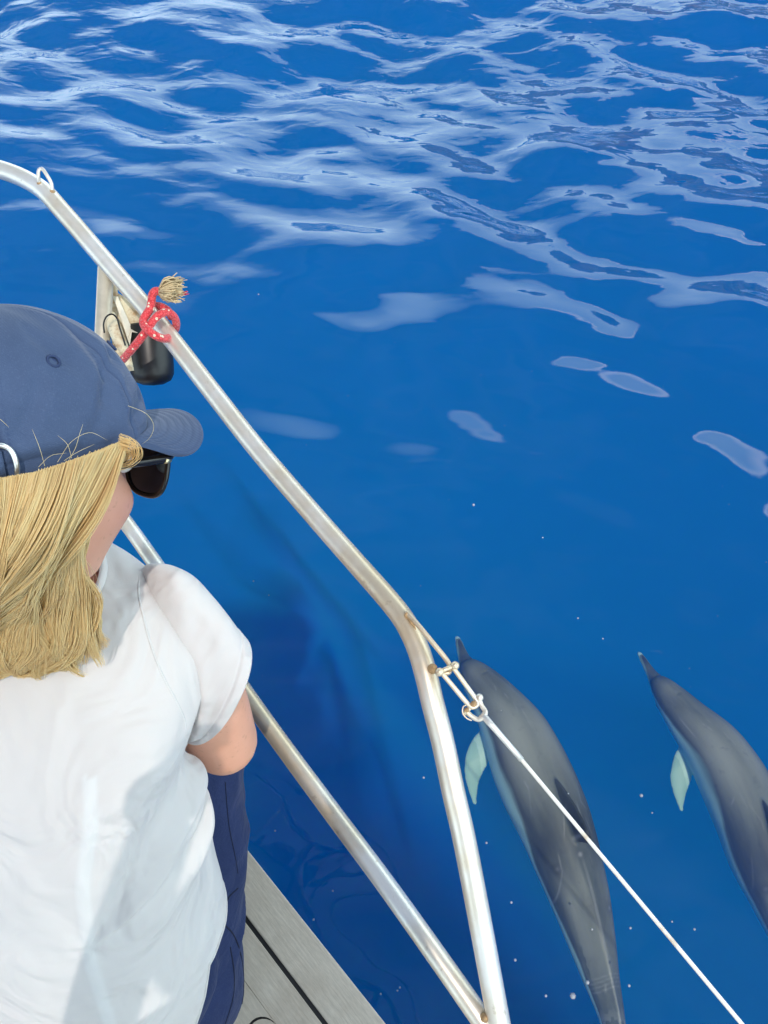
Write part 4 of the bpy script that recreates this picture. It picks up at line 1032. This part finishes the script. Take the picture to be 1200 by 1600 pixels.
dv = Pt - pit; dist_ = np.linalg.norm(dv, axis=-1); an_ = np.arctan2(dv @ Rv, dv @ Zv)
d_ = -.006*np.exp(-(dist_/.06)**2) + .0105*np.exp(-((dist_-.07)/.05)**2)*np.sin(an_*9 + 1.0) + .0075*np.exp(-((dist_-.13)/.07)**2)*np.sin(an_*6+2)
low = np.clip((1.80-zz_)/.35, 0, 1)
d_ += .009*low*field(Pt*np.array([1, 1, .28]), 9, 2, 1) + .0030*field(Pt*np.array([1, 1, .6]), 20, 3, 4)*np.clip((2.0-zz_)*8, 0, 1)
d_ += .0035*low*np.sin(aa[None]*11 + 2.5*np.sin(zz_*9))*np.clip(-np.sin(aa[None]), 0, 1)
# shoulder blade and spine
sb_ = Pt - (torso_ring(1.84)[0] + Rv*.075 - Fv*.11); d_ += .007*np.exp(-(np.linalg.norm(sb_, axis=-1)/.06)**2)
sb_ = Pt - (torso_ring(1.84)[0] - Rv*.075 - Fv*.11); d_ += .007*np.exp(-(np.linalg.norm(sb_, axis=-1)/.06)**2)
Pt = Pt + Nn*d_[..., None]
# box pleat strip running down the back
dxp = (Pt - CAM); yc_ = dxp @ np.array([0, _c, -_s]); up_ = 600 + 1200*dxp[..., 0]/yc_
pa_ang = aa[np.argmin(np.abs(up_[120] - 142) + 999*(np.sin(aa) > 0))]
dap = np.abs((aa - pa_ang + np.pi) % (2*np.pi) - np.pi)*.17
strip = (1/(1+np.exp((dap-.0060)/.0009)))*(zz_ < 1.93)*(zz_ > 1.62)
Pt = Pt + Nn*(strip*.0012)[..., None]
thin = np.clip(.5 + .5*field(Pt, 7, 2, 6), 0, 1)*(1-strip)*.7
idx = np.arange(nr_*seg).reshape(nr_, seg)
F_ = np.stack([idx[:-1], np.roll(idx[:-1], -1, 1), np.roll(idx[1:], -1, 1), idx[1:]], -1).reshape(-1, 4)
shirt = adopt(mesh('shirt', Pt.reshape(-1, 3), F_, SHIRT, None, True, {'thin': thin.ravel(), 'pleat': strip.ravel()}), person)
so = shirt.modifiers.new('cloth', 'SOLIDIFY'); so.thickness = .0012; so.offset = 1
nkp = Pt[-1]; MB().tube(nkp[::4] + Nn[-1][::4]*.0005, .0042, 8, closed=True).build('collar', SHIRT, shirt)
MB().tube(Pt[1][::3] + Nn[1][::3]*.0012, .0016, 8, closed=True).build('hem', SHIRT, shirt)
# sleeves
def sleeve(O, I, near, cuff_shift, name):
    n = 110; O, I = catmull(np.array(O), n), catmull(np.array(I), n); tq = np.linspace(0, 1, n)
    C_ = (O+I)/2; A = (O-I)/2
    B = -near[0]*(near[1] + (near[2]-near[1])*tq)[:, None] + cuff_shift*(tq**2)[:, None]
    a = np.linspace(0, 2*np.pi, 160, endpoint=False); ex = 2.2
    rr = (np.abs(np.cos(a))**ex + np.abs(np.sin(a))**ex)**(-1/ex)
    V = C_[:, None] + A[:, None]*(rr*np.cos(a))[None, :, None] + B[:, None]*(rr*np.sin(a))[None, :, None]
    N = A[:, None]*np.cos(a)[None, :, None] + B[:, None]*np.sin(a)[None, :, None]; N /= np.linalg.norm(N, axis=-1)[..., None]
    T2, A2 = np.meshgrid(tq, a, indexing='ij')
    wi = np.clip(-np.cos(A2)*.8 + .45, 0, 1)
    d = .0060*np.sin(15*T2 + 2.0*np.cos(A2) + 1.2*np.sin(A2*2))*wi*np.clip(1.05-T2, 0, 1)*np.clip(T2*5, 0, 1)
    d += .0030*field(V, 16, 2, 7)*np.clip((.93-T2)*8, 0, 1)*np.clip(T2*8, 0, 1)
    band = 1/(1+np.exp((.90-T2)/.004)); d += band*.0011 - .0012*np.exp(-((T2-.90)/.012)**2)
    d += .0016*np.exp(-((T2-.02)/.02)**2) - .002*np.exp(-((T2-.055)/.02)**2)
    V = V + N*d[..., None]
    V = np.concatenate([V, V[-1:] - N[-1:]*.0025, V[-8:-7] - N[-8:-7]*.0040], 0); m = len(V)
    idx = np.arange(m*160).reshape(m, 160)
    F = np.stack([idx[:-1], np.roll(idx[:-1], -1, 1), np.roll(idx[1:], -1, 1), idx[1:]], -1).reshape(-1, 4)
    return mesh(name, V.reshape(-1, 3), F, SHIRT, shirt, True, {'thin': np.zeros(m*160) + .2})
wS = nrm(W(310, 1020, .85) - CAM)
sft = W(345, 1090, .86) - W(310, 1075, .86)
sleeve([W(*p) for p in [(216, 889, .790), (240, 882, .772), (270, 885, .768), (302, 901, .778), (330, 932, .790), (354, 964, .803), (374, 992, .820)]],
       [W(*p) for p in [(284, 1120, .838), (291, 1136, .840), (293, 1148, .845), (291, 1158, .868)]], (wS, .034, .064), sft*1.0, 'sleeve')
# the far sleeve mirrors it across the spine
TL = torso_ring(1.93)[0]
def mir(p): p = np.asarray(p, float); d = p - TL; return p - 2*Rv*np.dot(d, Rv)
sleeve([SL + Zv*.06 + Rv*.06, SL + Zv*.062 + Rv*.02, SL + Zv*.045 - Rv*.035, SL - Rv*.075 + Zv*.0, SL*.55+EL*.45 - Rv*.075 + Zv*.0],
       [SL - Zv*.10 + Rv*.045, SL - Zv*.11 + Rv*.03, SL - Zv*.12 + Rv*.022, SL*.4+EL*.6 + Rv*.06 + Zv*.01], (Fv, .058, .060), Fv*.0, 'sleeve')

# --- navy trousers
tr = MB()
tr.ball([-.405, .095, 1.335], [.192, .158, .138], 36, 24, ax=[Rv, Fv, Zv])
tr.ball([-.402, .11, 1.43], [.178, .135, .09], 36, 20, ax=[Rv, Fv, Zv])
for hp, kn, an in ((hipR, KR, AR), (hipL, KL, AL)):
    P_ = catmull(np.array([hp, hp*.5 + kn*.5 + Rv*.004, kn]), 20); tr.tube(P_, [.100, .090, .071], 28); tr.ball(kn, .071, 24, 16); tr.ball(hp, .100, 24, 16)
    P_ = catmull(np.array([kn, kn*.5 + an*.5 - Fv*.012, an + Zv*.03]), 20); tr.tube(P_, [.070, .064, .056], 28)
TV, TF = remesh(tr, .0045, 10, .5)
fz = field(TV*np.array([1, 1, 1]), 13, 3, 8); rel = TV - torso_ring(1.4)[0]; 
o = mesh('t', TV, TF, None); nrm_ = np.empty(len(TV)*3); o.data.vertices.foreach_get('normal', nrm_); nrm_ = nrm_.reshape(-1, 3); bpy.data.objects.remove(o)
ridge = 1 - np.abs(field(TV*np.array([1, .6, 1]), 8, 2, 2)); TV = TV + nrm_*(.0055*fz + .010*np.clip(ridge-.75, 0, 1)*2)[:, None]
def seamline(pts, w0, depth):
    global TV
    Pm = catmull(np.array([W(*p) for p in pts]), 80)
    dd = np.min(np.linalg.norm(TV[:, None] - Pm[None, ::4], axis=2), axis=1) if len(TV) < 5e5 else 0
    return dd
TV[:, 2] = np.maximum(TV[:, 2], DECK + .0015)
t = NT('navy trouser cloth'); n1 = t.noise(12, 4, .6); n2 = t.noise(600, 2, .5)
c = t.mix(t.ramp(n1, .3, .7), (.012, .022, .075), (.020, .033, .105)); c = t.mix(t.ramp(n2, .5, .8, 0, .5), c, (.04, .06, .13))
TRO = t.principled(color=c, rough=.85, sheen=.08, spec=.2, normal=t.bump(t.noise(22, 3, .6, dist=1.5), .7, .006, t.bump(n2, .3, .0008)))
tro = adopt(mesh('trousers', TV, TF, TRO, None, True), person)
# --- seams laid onto the cloth
from mathutils.bvhtree import BVHTree
def caster(objs):
    ts = []
    for o in objs:
        off = Vector((0, 0, 0)); p = o
        while p: off += Vector(p.location); p = p.parent
        n = len(o.data.vertices); a = np.empty(n*3); o.data.vertices.foreach_get('co', a)
        ts.append(BVHTree.FromPolygons((a.reshape(-1, 3) + np.array(off)).tolist(), [tuple(q.vertices) for q in o.data.polygons]))
    def f(u, v, lift=.0008):
        d = Vector(W(u, v, 1.0) - CAM).normalized(); best = None
        for t_ in ts:
            h = t_.ray_cast(Vector(CAM), d)
            if h[0] is not None and (best is None or h[3] < best[3]): best = h
        return None if best is None else np.array(best[0] - d*lift)
    return f
def seam_on(cast, px, r, name, mat, parent, n=60):
    P = catmull(np.array([(u, v, 0.0) for u, v in px]), n)
    Q = [cast(p[0], p[1]) for p in P]; Q = [q for q in Q if q is not None]
    if len(Q) > 3:
        Q = np.array(Q)
        for _ in range(3): Q[1:-1] = .5*Q[1:-1] + .25*(Q[:-2] + Q[2:])
        adopt(MB().tube(Q, r, 6).build(name, mat, parent), parent)
ct = caster([tro])
SEAMM = mat_plain('dark seam', (.006, .010, .035), .9, nscale=200)
seam_on(ct, [(352, 1222), (358, 1290), (368, 1340), (372, 1365)], .0005, 'seam', SEAMM, tro)
seam_on(ct, [(372, 1388), (358, 1402), (352, 1420), (350, 1440)], .0009, 'seam', SEAMM, tro)
seam_on(ct, [(346, 1440), (366, 1462), (378, 1500), (381, 1545), (374, 1590)], .0010, 'seam', SEAMM, tro)
seam_on(ct, [(360, 1480), (366, 1520), (364, 1560), (352, 1600)], .0008, 'seam', SEAMM, tro)
slv = [o for o in bpy.data.objects if o.name.startswith('sleeve')]
cs_ = caster([shirt] + slv)
seam_on(cs_, [(218, 892), (216, 925), (224, 965), (236, 1010), (252, 1052), (272, 1090), (287, 1122), (291, 1150)], .0013, 'armhole_seam', SHIRT, shirt)
# ------------------------------------------------------------------ the person taking the picture, standing behind, whose shade falls on the t-shirt
ph = MB(); X0, Y0 = -.08, -.50
pv = lambda x, y, z: np.array([X0 + x, Y0 + y, DECK + z])
for s in (1, -1):
    ph.tube(catmull(np.array([pv(s*.10, 0, .92), pv(s*.11, .03, .50), pv(s*.12, -.02, .09)]), 20), [.088, .060, .042], 20); ph.ball(pv(s*.10, 0, .92), .088)
    ph.tube([pv(s*.12, -.02, .10), pv(s*.12, -.03, .04)], .040, 14)
    ph.tube([pv(s*.12, -.05, .035), pv(s*.125, .06, .035), pv(s*.13, .18, .024)], [.036, .044, .026], 14)
    sh, el_, wr_ = pv(s*.165, .0, 1.33), pv(s*.215, .08, 1.08), pv(s*.085, .33, 1.34)
    ph.tube(catmull(np.array([sh, sh*.5+el_*.5, el_]), 16), [.056, .050, .042], 18); ph.ball(sh, .058); ph.ball(el_, .042)
    ph.tube(catmull(np.array([el_, el_*.5+wr_*.5, wr_]), 16), [.042, .037, .026], 18)
    dv_ = nrm(pv(s*.07, .37, 1.42) - wr_); ph.ball(wr_ + dv_*.04, [.045, .034, .016], 14, 8, ax=[dv_, nrm(np.cross(dv_, [0, 1, 0])), nrm(np.cross(dv_, np.cross(dv_, [0, 1, 0])))])
    for k in range(4):
        b_ = wr_ + dv_*(.05 + .012*k); ph.tube([b_, b_ + np.array([-s*.02, .022, .012]), b_ + np.array([-s*.045, .020, .016])], [.0088, .0085, .007], 8)
    ph.tube([wr_ + dv_*.02, wr_ + np.array([-s*.03, -.008, .03]), wr_ + np.array([-s*.05, -.008, .045])], [.012, .0105, .0085], 8)
cs = [(.80, .190, .125), (.94, .195, .13), (1.06, .188, .125), (1.18, .192, .125), (1.28, .185, .115), (1.36, .150, .088), (1.41, .095, .065), (1.44, .055, .052)]
C_ = np.array([pv(0, 0, z) for z, a, b in cs]); V_, F_ = ringloft(C_, np.array([[a, 0, 0] for z, a, b in cs]), np.array([[0, b, 0] for z, a, b in cs]), 40)
ph.add(V_.reshape(-1, 3), [tuple(f) for f in F_.tolist()] + [tuple(range(40))[::-1], tuple((len(cs)-1)*40 + j for j in range(40))])
ph.tube([pv(0, 0, 1.40), pv(0, .02, 1.52)], [.052, .050], 20)
ph.ball(pv(0, .025, 1.60), [.076, .096, .118], 28, 20); ph.ball(pv(0, .120, 1.585), [.013, .018, .018], 10, 8); ph.ball(pv(0, .075, 1.50), [.034, .030, .022], 12, 8)
for s in (1, -1): ph.ball(pv(s*.078, .01, 1.59), [.010, .016, .028], 10, 8)
PV, PF = remesh(ph, .0060, 4, .5)
pz = PV[:, 2] - DECK
zone = np.where(pz < .93, 1.0, np.where((pz < 1.45) & (np.abs(PV[:, 0]-X0) < .20) & (PV[:, 1] - Y0 < .12), .5, 0.0))
t = NT('photographer skin and clothes'); za = t.n('Attribute', attribute_name='zone').outputs['Fac']; n1 = t.noise(20, 4, .6)
c = t.mix(t.ramp(za, .2, .3), (.60, .33, .24), (.30, .36, .38)); c = t.mix(t.ramp(za, .7, .8), c, (.06, .07, .09)); c = t.mix(t.ramp(n1, .4, .8, 0, .15), c, (.4, .38, .35))
pp = empty('person', (X0, Y0, DECK), 'standing photographer in grey-blue top and dark trousers, both hands raised behind the camera', 'person')
adopt(mesh('body', PV, PF, t.principled(color=c, rough=.75), None, True, {'zone': zone}), pp)
m_ = MB(); m_.ball(pv(0, .005, 1.625), [.084, .100, .105], 28, 20)
HVv = np.concatenate(m_.V); HVv = HVv[:, :]; keep = [f for f in m_.F if np.mean([HVv[i][2] for i in f]) > DECK + 1.60 or np.mean([HVv[i][1] for i in f]) < Y0 - .03]
adopt(mesh('hair', HVv, keep, mat_plain('brown hair', (.10, .055, .03), .6, nscale=120, var=.4, bump=.6)), pp)
